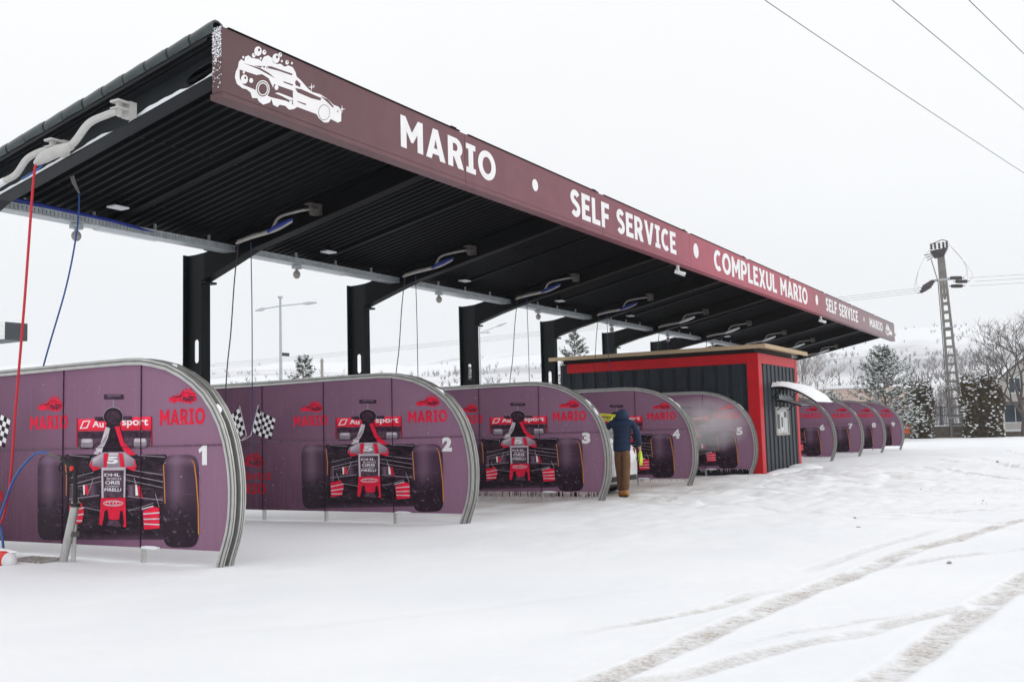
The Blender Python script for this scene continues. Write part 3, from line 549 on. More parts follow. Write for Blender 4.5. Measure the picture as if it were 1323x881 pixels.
def cz(u, v, x, y):
    d = vnoise(x, y, 34, 51)+.7*vnoise(x*.5, y*2.2, 15, 52)+.6*vnoise(x, y, 8, 53)
    c = mixc((46, 31, 44), (20, 12, 20), .5+1.3*d); k = np.clip((vnoise(x*.35, y*3, 20, 54)-.24)*5, 0, 1)*np.clip(1.2-abs(y-560)/260, 0, 1); c = mixc(c[...], (128, 106, 124), k*.55)
    k2 = np.clip((vnoise(x, y, 11, 55)-.36)*8, 0, 1); c = mixc(c, (150, 128, 144), k2*.5); return mixc(c, (92, 68, 86), np.clip((y-752)/40, 0, 1)*.7)
patch(zone(lambda y: np.interp(y, [348, 790], [180, 70]), lambda y: np.interp(y, [348, 790], [705, 850])), cz, 130, 90, 1.5)
def tyre_patch(x0, x1, y0, y1, flip_):
    cx, cy, w_, h_ = (x0+x1)/2, (y0+y1)/2, (x1-x0)/2, (y1-y0)/2
    def fn(u, v): a = u*2-1; b0 = v*2-1; return cx+w_*a*(1-.16*np.abs(b0)**9), cy+h_*b0*(1-.075*np.abs(a)**5)
    def cf(u, v, x, y):
        a = u*2-1; g = np.exp(-((a+.25)/.42)**2); top = np.exp(-((v-.06)/.05)**2)
        c = mixc((66, 46, 63), (106, 82, 101), g*.9); c = mixc(c, (134, 108, 128), top*.5); c = mixc(c, (58, 40, 56), np.clip(np.abs(a)*1.6-1.0, 0, 1))
        lo = np.clip((v-.42)/.3, 0, 1); c = mixc(c, (34, 22, 33), lo*.9); n_ = vnoise(x, y, 9, 61)+.6*vnoise(x, y, 22, 62); c = mixc(c, (120, 100, 116), np.clip((n_-.38)*4, 0, 1)*lo*.8); return mixc(c, (24, 15, 24), np.clip((vnoise(x, y, 16, 63)-.1)*3, 0, 1)*lo*.7)
    patch(fn, cf, 34, 60, 4)
tyre_patch(40, 196, 350, 790, 0); tyre_patch(688, 874, 350, 828, 1)
A('orange', stroke([(852, 400), (862, 480), (872, 620), (874, 760)], 6), 7); A('orange', stroke([(838, 376), (852, 400), (858, 450)], 4), 8); A('orange', stroke([(692, 400), (697, 500), (700, 600)], 4), 7); A('orange', stroke([(184, 380), (191, 470), (189, 560)], 4), 7)
A('grey', rr(265, 266, 327, 312, 10), 5); A('light', rr(270, 268, 322, 286, 7), 6); A('grey', rr(538, 264, 604, 312, 10), 5); A('light', rr(542, 266, 600, 284, 7), 6)
A('dark', rr(336, 154, 400, 176, 5), 5); A('dark', rr(468, 150, 530, 172, 5), 5)
A('black', [(398, 185), (466, 185), (500, 330), (488, 345), (375, 345), (362, 330)], 5); A('grey', circ(432, 150, 52, 49, 24), 5.6); A('black', circ(432, 153, 49, 46, 24), 6); A('dark', circ(432, 156, 38, 35, 20), 7)
A('light', [(394, 205), (416, 212), (404, 262), (388, 300), (352, 348), (330, 345), (366, 296)], 7); A('red', [(440, 205), (464, 200), (486, 282), (530, 330), (546, 352), (500, 350), (470, 300)], 7)
A('dark', rr(383, 38, 485, 64, 5), 5); Ls('line', (400, 46), (470, 44), 8, 6); A('grey', [(430, 62), (437, 62), (438, 108), (429, 108)], 5)
A('grey', [(308, 400), (322, 366), (380, 336), (492, 334), (545, 375), (554, 412), (540, 432), (495, 416), (375, 418), (330, 432)], 8); A('red', [(308, 402), (322, 384), (362, 398), (366, 420), (330, 434)], 9); A('red', [(385, 345), (408, 340), (398, 415), (378, 416)], 9); A('red', [(460, 340), (482, 345), (494, 414), (470, 415)], 9); A('red', [(505, 380), (545, 380), (554, 412), (540, 434), (500, 418)], 9); A('light', [(408, 340), (460, 340), (458, 352), (410, 353)], 9)
def quadp(Q, cf, ly, nu=14, nv=14):
    patch(lambda u, v: tuple((Q[0][i]*(1-u)+Q[1][i]*u)*(1-v)+(Q[3][i]*(1-u)+Q[2][i]*u)*v for i in (0, 1)), cf, nu, nv, ly)
quadp([(246, 166), (628, 152), (630, 222), (243, 228)], lambda u, v, x, y: mixc((232, 48, 78), (190, 22, 48), v*.8+.5*vnoise(x, y, 60, 71)), 3.3)
quadp([(330, 372), (380, 338), (384, 414), (322, 408)], lambda u, v, x, y: mixc((204, 196, 204), (120, 106, 120), v*.8+u*.3), 9.3); quadp([(488, 338), (536, 372), (546, 408), (494, 412)], lambda u, v, x, y: mixc((176, 164, 174), (110, 92, 106), v*.6+u*.4), 9.3)
quadp([(340, 318), (366, 296), (404, 240), (372, 340)], lambda u, v, x, y: mixc((214, 206, 212), (120, 108, 120), u), 7.6); quadp([(206, 500), (226, 500), (226, 600), (204, 606)], lambda u, v, x, y: mixc((60, 42, 58), (110, 90, 106), u), 6)
quadp([(300, 500), (352, 500), (354, 560), (306, 562)], lambda u, v, x, y: mixc((96, 76, 92), (52, 36, 50), abs(u-.4)*2), 6.5); quadp([(506, 505), (552, 505), (552, 562), (508, 560)], lambda u, v, x, y: mixc((110, 90, 106), (56, 40, 54), abs(u-.4)*2), 6.5)
A('light', [(372, 416), (497, 414), (494, 572), (372, 574)], 8); A('plum', [(381, 430), (488, 428), (486, 572), (383, 574)], 9); A('light', [(374, 416), (496, 414), (496, 428), (375, 430)], 10)
A('red', [(370, 572), (496, 570), (500, 722), (486, 722), (476, 678), (458, 684), (440, 686), (402, 682), (384, 672), (374, 716), (360, 708)], 9); A('black', [(388, 640), (404, 632), (410, 686), (392, 716), (380, 700)], 10); A('black', [(470, 636), (482, 640), (490, 708), (474, 716), (464, 690)], 10); A('plum', [(404, 686), (446, 690), (470, 690), (474, 720), (400, 716)], 9)
A('light', circ(433, 600, 52, 15, 28), 10); A('red', circ(433, 600, 47, 11, 28), 11)
for k in range(4): A('light', circ(406+18*k, 600, 12, 9.5, 18), 12+k % 2*2); A('red', circ(406+18*k, 600, 9, 6.5, 18), 13+k % 2*2)
for (a, b_, wd) in [((215, 505), (372, 462), 7), ((225, 520), (372, 486), 4), ((215, 470), (330, 440), 4), ((500, 452), (690, 490), 7), ((500, 480), (690, 520), 4), ((540, 430), (690, 455), 4), ((205, 580), (360, 560), 8), ((510, 565), (690, 585), 8), ((205, 352), (310, 362), 6), ((560, 352), (700, 362), 6), ((330, 470), (300, 560), 5), ((540, 470), (570, 560), 5), ((240, 612), (370, 640), 4), ((510, 640), (640, 600), 4), ((240, 545), (270, 640), 5), ((650, 550), (670, 620), 4)]: Ls('line', a, b_, wd*.8, 7); Ls('light', (a[0], a[1]-wd*.25), (b_[0], b_[1]-wd*.25), 1.4, 8)
A('red', [(205, 612), (268, 596), (282, 640), (270, 700), (208, 712)], 8); A('red', [(586, 640), (640, 616), (670, 624), (672, 728), (592, 736)], 8); A('red', [(286, 510), (300, 505), (308, 550), (290, 556)], 8); A('red', [(556, 512), (574, 508), (584, 570), (566, 572)], 8); A('white', [(276, 505), (286, 505), (286, 556), (278, 556)], 8); A('white', [(546, 505), (556, 505), (562, 560), (548, 560)], 8)
for (a, b_) in [((208, 640), (282, 622)), ((206, 668), (280, 655)), ((208, 690), (272, 690)), ((588, 655), (672, 648)), ((590, 682), (672, 680)), ((592, 706), (672, 710)), ((580, 630), (640, 614))]: Ls('light', a, b_, 7, 9)
ra = random.Random(3)
for k in range(60):
    x, y = ra.choice([(ra.uniform(210, 365), ra.uniform(400, 740)), (ra.uniform(500, 690), ra.uniform(400, 740)), (ra.uniform(60, 185), ra.uniform(600, 760)), (ra.uniform(715, 855), ra.uniform(630, 800)), (ra.uniform(250, 650), ra.uniform(705, 775))])
    an = ra.uniform(0, 3.14); ln = ra.uniform(6, 30); Ls(ra.choice(['plum', 'plum', 'plum', 'tyre', 'line']), (x, y), (x+ln*math.cos(an), y+ln*math.sin(an)*.7), ra.uniform(1.2, 3.2), 7+k % 2*.5+k*.004)
for k in range(26):
    x, y = ra.uniform(30, 900), ra.uniform(330, 780); pts = [(x, y)]; an = ra.uniform(0, 6.28)
    for q in range(4): an += ra.uniform(-.5, .5); pts.append((pts[-1][0]+9*math.cos(an), pts[-1][1]+9*math.sin(an)))
    A('line', stroke(pts, 1.6), 17+k*.02)
# writing on the car (artwork rectangle -> sheet)
def ct(txt, x0, x1, y0, y1, col, ly, bold=.02):
    vs, fs = bfont(txt, bold); art.add([pr3(*H_CAR(x0+(x1-x0)*x, y1+(y0-y1)*y), ly*LY) for x, y in vs], fs, PI[col])
ct('Au', 324, 382, 174, 208, 'white', 4); ct('sport', 478, 612, 164, 210, 'white', 4); ct('5', 402, 458, 358, 396, 'white', 11, .05)
ct('DHL', 388, 470, 446, 460, 'white', 11); ct('BOSCH', 400, 474, 466, 480, 'light', 11); ct('ORIS', 392, 468, 484, 502, 'white', 11); ct('AUTOSPORT', 392, 466, 508, 517, 'light', 11); ct('PIRELLI', 388, 474, 522, 538, 'white', 11)
for q in range(1): pass
mhf = bpy.data.materials.new('p_half'); mhf.use_nodes = True; t = mhf.node_tree; b = t.nodes['Principled BSDF']; b.inputs['Roughness'].default_value = .42; b.inputs['Specular IOR Level'].default_value = .13; at_ = t.nodes.new('ShaderNodeAttribute'); at_.attribute_name = 'halftone'; t.links.new(at_.outputs['Color'], b.inputs['Base Color']); M['p_half'] = mhf
ART_ME = art.mesh('printed_racing_car', PAL, fix=False)
ca = ART_ME.color_attributes.new('halftone', 'FLOAT_COLOR', 'POINT'); cv = np.ones((len(ART_ME.vertices), 4), np.float32)
for k, c in GC.items(): cv[k, :3] = s2l(*[q*1.1 for q in c])
ca.data.foreach_set('color', cv.ravel())
# red wordmarks and the two chequered flags
def wordmark(x0, x1, y0, y1, hm, txt='MARIO', col='red', ly=1):
    mb = MB(); a0, zt = hm(x0, y0); a1, zb_ = hm(x1, y1); word(mb, txt, lambda a, z, d: pr3(-a, z, d), -a0, -a1, zb_, zt, ly*LY, PI[col]); return mb
mk = MB(); q0 = H_CAR(40, 50); q1 = H_CAR(165, 128); emblem(mk, lambda a, z, d: pr3(-a, z, d), -q1[0], -q0[0], q1[1], q0[1], LY, PI['red'], PI['plum']); EM1 = mk
def flip(mb, a0, a1): mb.v = [(x, a0+a1-y, z) for x, y, z in mb.v]; return mb
def em_at(hm, x0, y0, x1, y1, col='red', off='tyre_edge'):
    mb = MB(); a0, z1 = hm(x0, y0); a1, z0 = hm(x1, y1); emblem(mb, lambda a, z, d: pr3(a, z, d), a1, a0, z0, z1, LY, PI[col], PI[off], .0005); return mb
MARKS = [('wordmark', wordmark(2, 196, 152, 214, H_CAR)), ('wordmark', wordmark(672, 905, 118, 190, H_CAR)), ('car_emblem', em_at(H_CAR, 38, 48, 168, 128)), ('car_emblem', em_at(H_CAR, 714, 8, 862, 86)),
         ('car_emblem', em_at(H_FLAG, 150, 442, 292, 516, 'deepred')), ('wordmark', wordmark(118, 302, 586, 636, H_FLAG, col='deepred')), ('wordmark', wordmark(82, 158, 540, 570, H_FLAG, 'SELF', 'deepred')), ('wordmark', wordmark(174, 326, 540, 570, H_FLAG, 'SERVICE', 'deepred'))]
MARKS = [(n, mb.mesh(n, PAL, fix=False)) for n, mb in MARKS]
fl = MB()
def quad_uv(Q, u, v):
    a = [Q[0][i]*(1-u)+Q[1][i]*u for i in (0, 1)]; c = [Q[3][i]*(1-u)+Q[2][i]*u for i in (0, 1)]; wv = 5*math.sin(u*5); return (a[0]*(1-v)+c[0]*v, a[1]*(1-v)+c[1]*v+wv)
FLAGS = []
for Q, pole in (([(98, 300), (178, 246), (210, 360), (128, 396)], [(180, 230), (212, 366), (190, 388), (150, 394)]), ([(265, 240), (346, 296), (324, 392), (238, 346)], [(267, 226), (232, 366), (200, 386), (160, 392)])):
    fl = MB(); n = 6
    for i in range(n):
        for j in range(n):
            cc = [quad_uv(Q, (i+di)/n, (j+dj)/n) for di, dj in ((0, 0), (1, 0), (1, 1), (0, 1))]; fl.flat([H_FLAG(*q) for q in cc], pr3, LY, PI['white' if (i+j) % 2 else 'black'])
    fl.flat([H_FLAG(*q) for q in stroke(pole, 4)], pr3, 2*LY, PI['light']); FLAGS.append(fl.mesh('chequered_flag', PAL, fix=False))
# shared divider meshes
inner = offset_prof(.05); cols_ = [-.5, 1.33, 2.77, 4.17, 5.40]; ZS, ZB = 1.36, .172
SHEETS = []
body = [q for q in inner if q[1] > .05]+[(body_y, .05) for body_y in (-.1, 5.4)]
for c0, c1 in zip(cols_[:-1], cols_[1:]):
    for z0, z1 in ((ZB, ZS-.003), (ZS+.003, 3)):
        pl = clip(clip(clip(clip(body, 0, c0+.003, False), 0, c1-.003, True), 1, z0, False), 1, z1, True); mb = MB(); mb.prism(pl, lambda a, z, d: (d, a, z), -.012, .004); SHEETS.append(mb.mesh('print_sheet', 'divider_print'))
RAIL = [('rail', sweep(offset_prof(-.005), offset_prof(.072), -.048, .004).mesh('rail', 'aluminium', True)), ('rail_groove', sweep(offset_prof(.018), offset_prof(.036), -.052, -.0485).mesh('rail_groove', 'alu_dark', True)),
        ('channel', sweep(offset_prof(.06), offset_prof(.075), .006, .070).mesh('channel', 'channel_dark', True)), ('rail', sweep(offset_prof(-.005), offset_prof(.072), .072, .155).mesh('rail', 'aluminium', True)), ('rail_groove', sweep(offset_prof(-.0105), offset_prof(-.0055), .098, .104).mesh('rail_groove', 'alu_dark', True)), ('rail_groove', sweep(offset_prof(-.0105), offset_prof(-.0055), .126, .130).mesh('rail_groove', 'alu_dark', True)), ('rail_groove', sweep(offset_prof(-.0105), offset_prof(-.0055), -.028, -.022).mesh('rail_groove', 'alu_dark', True))]
mb = MB(); mb.box(.005, .055, -.025, .025, -.1, 2.30); POST = mb.mesh('post', 'aluminium')
mb = MB(); mb.box(-.0125-22*LY, -.0122, -.0028, .0028, ZB, 2.36); SEAMV = mb.mesh('seam', 'p_dark')
mb = MB(); mb.box(-.0125-20*LY, -.0122, -.10, 5.39, ZS-.0025, ZS+.0025); SEAMH = mb.mesh('seam', 'p_dark')
DIV = {0: 1, 1: 2, 2: 3, 3: 4, 4: 5, 6: 6, 7: 7, 8: 8, 9: 9}
looks = {1: 'beside the spray lance stand', 2: 'with thin posts showing above the snow', 3: 'fringed with icicles along its foot', 4: 'behind the person washing a car', 5: 'veiled by spray next to the red framed kiosk', 6: 'just past the kiosk awning', 7: 'partly behind the snowy awning tip', 8: 'second from the far end', 9: 'at the far end by the orange box'}
def sub_copy(name, me, parent, loc=(0, 0, 0)): o = link(name, me, parent); o.location = loc; return o
for i, num in DIV.items():
    d = thing('bay_divider', 'mauve racing car divider numbered %d, %s' % (num, looks[num]), 'divider', (X1+S*i, 8.6, 0), 'racing car printed dividers between wash bays')
    for k, m_ in enumerate(SHEETS): link('print_sheet', m_, d)
    for n_, m_ in RAIL: link(n_, m_, d)
    for y in (1.33, 2.77, 4.17, 5.33): sub_copy('post', POST, d, (0, y, 0))
    for y in (1.33, 2.77, 4.17): sub_copy('seam', SEAMV, d, (0, y, 0))
    link('seam', SEAMH, d); link('printed_racing_car', ART_ME, d)
    for n_, m_ in MARKS: link(n_, m_, d)
    for m_ in FLAGS: link('chequered_flag', m_, d)
    mb = MB(); a0, z1 = H_CAR(882, 300); a1, z0 = H_CAR(926, 402); a0 += .0 if num > 1 else 0; wdt = (a0-a1)*(1.35 if num > 1 else 1)
    vs, fs = bfont(str(num), .06)
    if num == 1: vs, fs = [(.42, 0), (1, 0), (1, 1), (.55, 1), (0, .78), (.1, .60), (.42, .72)], [(0, 1, 2, 3, 4, 5, 6)]
    mb.add([pr3((a0+.03)-wdt*x, z0+(z1-z0)*y, 3*LY) for x, y in vs], fs); mb.build('number', 'letter_white', d, fix=False)
    if num in (3, 4, 5, 6):
        mb = MB(); rr_ = random.Random(num)
        for k in range(330 if num == 3 else 160 if num < 5 else 60):
            y = rr_.uniform(.02, 4.0); h_ = rr_.uniform(.05, .17) if num == 3 else rr_.uniform(.02, .10); q = rr_.uniform(.006, .014); mb.tube([(-.012, y, ZB+.01), (-.012, y+rr_.uniform(-.008, .008), ZB-h_)], [q, .002], 5)
        tag(mb.build('icicle_fringe', 'ice', d), kind='stuff')
    rs_ = random.Random(num*5)
    if num < 7:             # flecks of snow and foam thrown against the print
        mb = MB(); nf_ = {1: 30, 2: 70, 3: 260, 4: 260, 5: 160, 6: 60}[num]
        for k in range(nf_):
            if k % 3 == 0: y, z = rs_.gauss(.75, .35), rs_.gauss(1.45, .35)
            else: y, z = rs_.uniform(-.05, 4.6), rs_.uniform(.25, 2.25)
            if z > 2.2 or y < np.interp(z, [.3, 1.0, 1.7, 2.2], [0, -.1, .15, .9]): continue
            q = rs_.uniform(.0015, .006)*(1.6 if rs_.random() < .06 else 1); mb.add([(-.03-rs_.uniform(0, .002), y+q*rs_.uniform(.6, 1.3)*math.cos(a), z+q*rs_.uniform(.6, 1.3)*math.sin(a)) for a in (0, 1.2, 2.5, 3.8, 5)], [(0, 1, 2, 3, 4)])
        tag(mb.build('snow_flecks', 'snow', d, fix=False), kind='stuff')
    for k in range(5):      # small snow pats caught on the rail and on the sheets' lower edge
        j = rs_.randrange(2, 11); a, z = PROF[j]; mb = MB(); mb.ell((0, 0, 0), (.035, rs_.uniform(.05, .14), .018), 10, 6, jitter=.2); o = mb.build('snow_pat', 'snow', d, True); o.location = (.05+rs_.uniform(-.03, .04), a, z-.012); o.rotation_euler = (math.atan2(PROF[j+1][1]-PROF[j-1][1], PROF[j+1][0]-PROF[j-1][0]), 0, 0)
    mb = MB(); mb.ell((-.03, 1.15, ZB+.004), (.03, .17, .022), 12, 6, jitter=.15); mb.build('snow_pat', 'snow', d, True)

# ------------------------------------------------------------------ kiosk
KX0, KX1, KY0, KY1, KZ = 28.52, 32.79, 8.31, 14.66, 3.46
kio = thing('attendant_kiosk', 'dark ribbed metal kiosk with bright red frame and timber roof edge', 'kiosk', (KX0, KY0, 0))
def kp(mb, name, mats, parent=None, smooth=False): mb.v = [(x-KX0, y-KY0, z) for x, y, z in mb.v]; return mb.build(name, mats, parent or kio, smooth)
def ribbed(axis, a0, a1, fixed, z0, z1, sgn, pitch_=.42):
    prof = []; a = a0
    while a < a1-.001:
        for da, dd in ((0, 0), (.05, .06), (.30, .06), (.35, 0)):
            if a+da < a1: prof.append((a+da, dd))
        a += pitch_
    prof.append((a1, 0)); mb = MB(); n = len(prof); vs = []
    for z in (z0, z1): vs += [((a, fixed+sgn*d, z) if axis == 'x' else (fixed+sgn*d, a, z)) for a, d in prof]
    return mb.add(vs, [(j, j+1, n+j+1, n+j) for j in range(n-1)])
kp(ribbed('x', KX0+.05, KX1-.05, KY0+.05, -.05, KZ-.02, -1), 'wall_cladding', 'kiosk_clad'); kp(ribbed('y', KY0+.05, KY1-.05, KX0+.05, -.05, KZ-.02, -1), 'wall_cladding', 'kiosk_clad'); kp(ribbed('y', KY0+.05, KY1-.05, KX1-.05, -.05, KZ-.02, 1), 'wall_cladding', 'kiosk_clad'); kp(ribbed('x', KX0+.05, KX1-.05, KY1-.05, -.05, KZ-.02, 1), 'wall_cladding', 'kiosk_clad')
for (x0, x1, y0, y1) in ((KX0-.02, KX0+.34, KY0-.02, KY0+.32), (KX1-.26, KX1+.02, KY0-.02, KY0+.26), (KX1-.28, KX1+.02, KY1-.28, KY1+.02)):
    mb = MB(); mb.box(x0, x1, y0, y1, -.08, KZ-.003); bevel(kp(mb, 'frame_post', 'red_frame'), .012)
for (x0, x1, y0, y1) in ((KX0+.344, KX1-.264, KY0-.017, KY0+.2), (KX0-.017, KX0+.2, KY0+.324, KY1-.284), (KX1-.2, KX1+.017, KY0+.264, KY1-.284)):
    mb = MB(); mb.box(x0, x1, y0, y1, KZ-.29, KZ); bevel(kp(mb, 'frame_beam', 'red_frame'), .012)
mb = MB(); mb.box(KX0+.1, KX1-.1, KY0+.1, KY1-.1, KZ+.003, KZ+.16); kp(mb, 'roof_recess', 'kiosk_dark')
mb = MB(); mb.box(KX0-.28, KX1+.16, KY0-.30, KY1+.2, KZ+.163, KZ+.19); kp(mb, 'roof_board', 'kiosk_roof_wood')
for k in range(22):
    x = KX0-.26+k*.217; mb = MB(); mb.box(x, x+.2, KY0-.33, KY0-.303, KZ+.10, KZ+.225); bevel(kp(mb, 'roof_plank', 'kiosk_roof_wood'), .006, 1)
mb = MB(); mb.box(KX0-.32, KX0-.283, KY0-.33, KY1+.2, KZ+.10, KZ+.215); bevel(kp(mb, 'roof_fascia', 'kiosk_roof_wood'), .006, 1)
mb = MB(); mb.box(KX0-.20, KX1+.05, KY0-.2, KY1+.1, KZ+.194, KZ+.205); kp(mb, 'roof_snow', 'snow')
# notice window with its small clear awning
wdw = bpy.data.objects.new('notice_window', None); COL.objects.link(wdw); wdw.parent = kio
mb = MB(); mb.box(30.08, 31.38, KY0-.02, KY0+.03, 1.14, 1.86); kp(mb, 'back_board', 'paper', wdw)
for (x0, x1, z0, z1) in ((30.02, 30.077, 1.08, 1.92), (31.383, 31.44, 1.08, 1.92), (30.08, 31.38, 1.08, 1.137), (30.08, 31.38, 1.863, 1.92)):
    mb = MB(); mb.box(x0, x1, KY0-.05, KY0+.03, z0, z1); kp(mb, 'window_frame', 'boom_grey', wdw)
for (x0, x1, z0, z1, c) in ((30.2, 30.45, 1.28, 1.7, 'paper_dark'), (30.55, 30.85, 1.2, 1.78, 'white_paint'), (30.62, 30.78, 1.32, 1.62, 'paper_dark'), (30.95, 31.25, 1.25, 1.6, 'facade_white'), (31.0, 31.2, 1.62, 1.78, 'paper_dark')):
    mb = MB(); mb.box(x0, x1, KY0-.026 if c != 'paper_dark' else KY0-.03, KY0-.0205, z0, z1); kp(mb, 'notice', c, wdw)
def awning(x0, x1, pts, th, name, m_, ribs=True):
    a = bpy.data.objects.new(name, None); COL.objects.link(a); a.parent = kio; P_ = smooth_path([(0, y, z) for y, z in pts], 5)
    def slab(xa, xb, o0, o1): 
        m2 = MB(); vs = []
        for q in P_: vs += [(xa, q.y, q.z+o0), (xb, q.y, q.z+o0), (xb, q.y, q.z+o1), (xa, q.y, q.z+o1)]
        n = len(P_); return m2.add(vs, [(i*4+j, i*4+(j+1) % 4, (i+1)*4+(j+1) % 4, (i+1)*4+j) for i in range(n-1) for j in range(4)]+[(0, 1, 2, 3), (n*4-4, n*4-3, n*4-2, n*4-1)])
    kp(slab(x0, x1, 0, th), 'awning_sheet', m_, a)
    for x in (x0+.03, x1-.05): kp(slab(x, x+.025, -.05, -.002), 'awning_arm', 'steel_black', a)
    for x in (x0+.04, x1-.04):
        mb = MB(); mb.tube([(x, pts[0][0], pts[0][1]-.32), (x, pts[1][0], pts[1][1]-.05)], .014, 6); kp(mb, 'strut', 'steel_black', a)
    return a, P_
aw, P_ = awning(29.62, 31.75, [(8.27, 2.50), (7.95, 2.50), (7.55, 2.38), (7.2, 2.18), (6.98, 2.02)], .012, 'awning', 'poly_clear')
# snow lying on the awning, thicker towards the middle, with a ragged back edge
mb = MB(); nx_, vs = 14, []
for iy, q in enumerate(P_):
    u = iy/(len(P_)-1)
    for ix in range(nx_+1):
        v = ix/nx_; e_ = min(1, min(v, 1-v)*8)*min(1, (1-u)*9+.12); hgt = (.085+.05*math.sin(u*3.0))*e_*(.9+.2*random.random())+(.09 if u < .25 and ix % 3 == 1 else 0)*(1-u*3)
        vs.append((29.64+v*2.09, q.y+random.uniform(-.008, .008), q.z+.014+max(.004, hgt)))
n = len(P_); mb.add(vs, [(i*(nx_+1)+j, i*(nx_+1)+j+1, (i+1)*(nx_+1)+j+1, (i+1)*(nx_+1)+j) for i in range(n-1) for j in range(nx_)])
bvs = [(x, y, P_[i//(nx_+1)].z+.0135) for i, (x, y, z) in enumerate(vs)]; ring = list(range(nx_+1))+[i*(nx_+1)+nx_ for i in range(1, n)]+[(n-1)*(nx_+1)+j for j in range(nx_-1, -1, -1)]+[i*(nx_+1) for i in range(n-2, 0, -1)]
o_ = len(mb.v); mb.v += bvs; k = len(ring); mb.f += [(ring[i], ring[(i+1) % k], o_+ring[(i+1) % k], o_+ring[i]) for i in range(k)]; mb.m += [0]*k
kp(mb, 'awning_snow', 'snow', aw, True)
aw2, P2 = awning(30.12, 31.40, [(8.27, 2.14), (8.0, 2.10), (7.75, 2.02), (7.55, 1.95)], .01, 'awning', 'poly_clear')
mb = MB()
for k in range(6): x = 30.2+k*.2; mb.add([(x, 8.2, 2.155), (x+.12, 8.2, 2.155), (x+.06, 8.22, 2.30+.05*(k % 2)), (x+.05, 8.05, 2.13)], [(0, 1, 2), (0, 2, 3), (1, 3, 2), (0, 3, 1)])
kp(mb, 'awning_snow', 'snow', aw2)
mb = MB(); mb.ell((30.6, 8.12, -.02), (2.3, .4, .12), 24, 8, jitter=.06); mb.ell((31.9, 8.0, -.02), (1.0, .55, .2), 16, 8, jitter=.08); kp(mb, 'snow_drift', 'snow', None, True)

# ------------------------------------------------------------------ overhead booms, hoses, lamps, cameras
def bracket(mb, x, y, z, mi=0):
    n0 = len(mb.v)
    mb.box(x-.02, x+.10, y-.14, y+.14, z-.17, z+.13, mi); mb.box(x-.22, x-.022, y-.13, y+.13, z+.07, z+.115, mi); mb.box(x-.22, x-.022, y-.13, y+.13, z-.06, z-.03, mi); mb.tube([(x-.13, y, z-.14), (x-.13, y, z+.07)], .055, 10, mi); mb.tube([(x-.13, y, z-.2), (x-.13, y, z-.14)], .04, 8, mi)
    mb.v[n0:] = [(x+(a-x)*.85, y+(b0-y)*.58, z+(c-z)*.62) for a, b0, c in mb.v[n0:]]
def boom(label, x, y, z, arm, pack, hoses, gr=None, gmat='boom_brown', pmat='boom_grey', group=None, radius=.030):
    b_ = thing('overhead_wash_boom', label, 'wash boom', (x, y, z), group); o = Vector((x, y, z))
    def bp_(mb, name, m_, smooth=True, parent=None): mb.v = [tuple(Vector(q)-o) for q in mb.v]; return mb.build(name, m_, parent or b_, smooth)
    mb = MB(); bracket(mb, x, y, z); bp_(mb, 'bracket', gmat, False)
    mb = MB(); mb.tube(smooth_path(arm, 5), radius, 8); bp_(mb, 'arm', gmat if gmat == 'boom_pale' else 'boom_grey')
    for pts, rads, m_ in pack:
        mb = MB(); P = smooth_path(pts, 5); mb.tube(P, list(np.interp(np.linspace(0, 1, len(P)), np.linspace(0, 1, len(rads)), rads)), 10); bp_(mb, 'hose_sleeve', m_)
    for pts, rad, m_ in hoses:
        mb = MB(); mb.tube(smooth_path(pts, 8), rad, 6); bp_(mb, 'hose', m_)
    return b_
where = {1: 'second', 2: 'third', 3: 'fourth', 4: 'fifth', 5: 'sixth', 6: 'seventh', 7: 'eighth', 8: 'ninth', 9: 'tenth'}
for i in range(1, 10):
    xr = X1+S*i-.16; y, z = 11.38, deck(11.38)-.20
    A_ = lambda dx, yy, zz: (xr-.13+dx, yy, zz)
    if i < 6: hs = [([A_(-.05, 13.0, 4.86), A_(-.05, 13.1, 4.2), A_(-.04, 13.2, 3.3), A_(0, 13.35, 2.5), A_(0, 13.5, .5)], .011, 'hose_black'), ([A_(.0, 12.75, 4.86), A_(.02, 12.75, 3.4), A_(.04, 12.78, .6)], .009, 'hose_dark_blue')]
    else: hs = [([A_(-.05, 13.0, 4.86), A_(-.05, 13.1, 4.2), A_(0, 13.3, .5)], .011, 'hose_black')]
    pk = [([A_(-.06, 11.75, z-.19), A_(-.08, 12.1, z-.30), A_(-.07, 12.7, z-.37), A_(-.05, 13.05, z-.43)], [.035, .042, .035, .024], 'boom_grey')]
    if i < 5: pk.append(([A_(-.09, 11.7, z-.17), A_(-.11, 11.95, z-.24), A_(-.10, 12.25, z-.33)], [.02, .045, .03], 'blue_wrap'))
    else: pk.append(([A_(-.09, 11.7, z-.17), A_(-.11, 11.95, z-.24), A_(-.10, 12.25, z-.33)], [.03, .05, .04], 'lamp_white'))
    boom('jointed overhead wash boom with hanging hoses on the %s canopy rafter from the gable' % where[i], xr, y, z, [A_(0, 11.4, z-.02), A_(-.02, 11.7, z-.04), A_(-.05, 12.05, z-.10), A_(-.07, 12.22, z-.30), A_(-.06, 12.6, z-.33), A_(-.06, 13.0, z-.40)], pk, hs, group='overhead booms under the canopy', radius=.024)
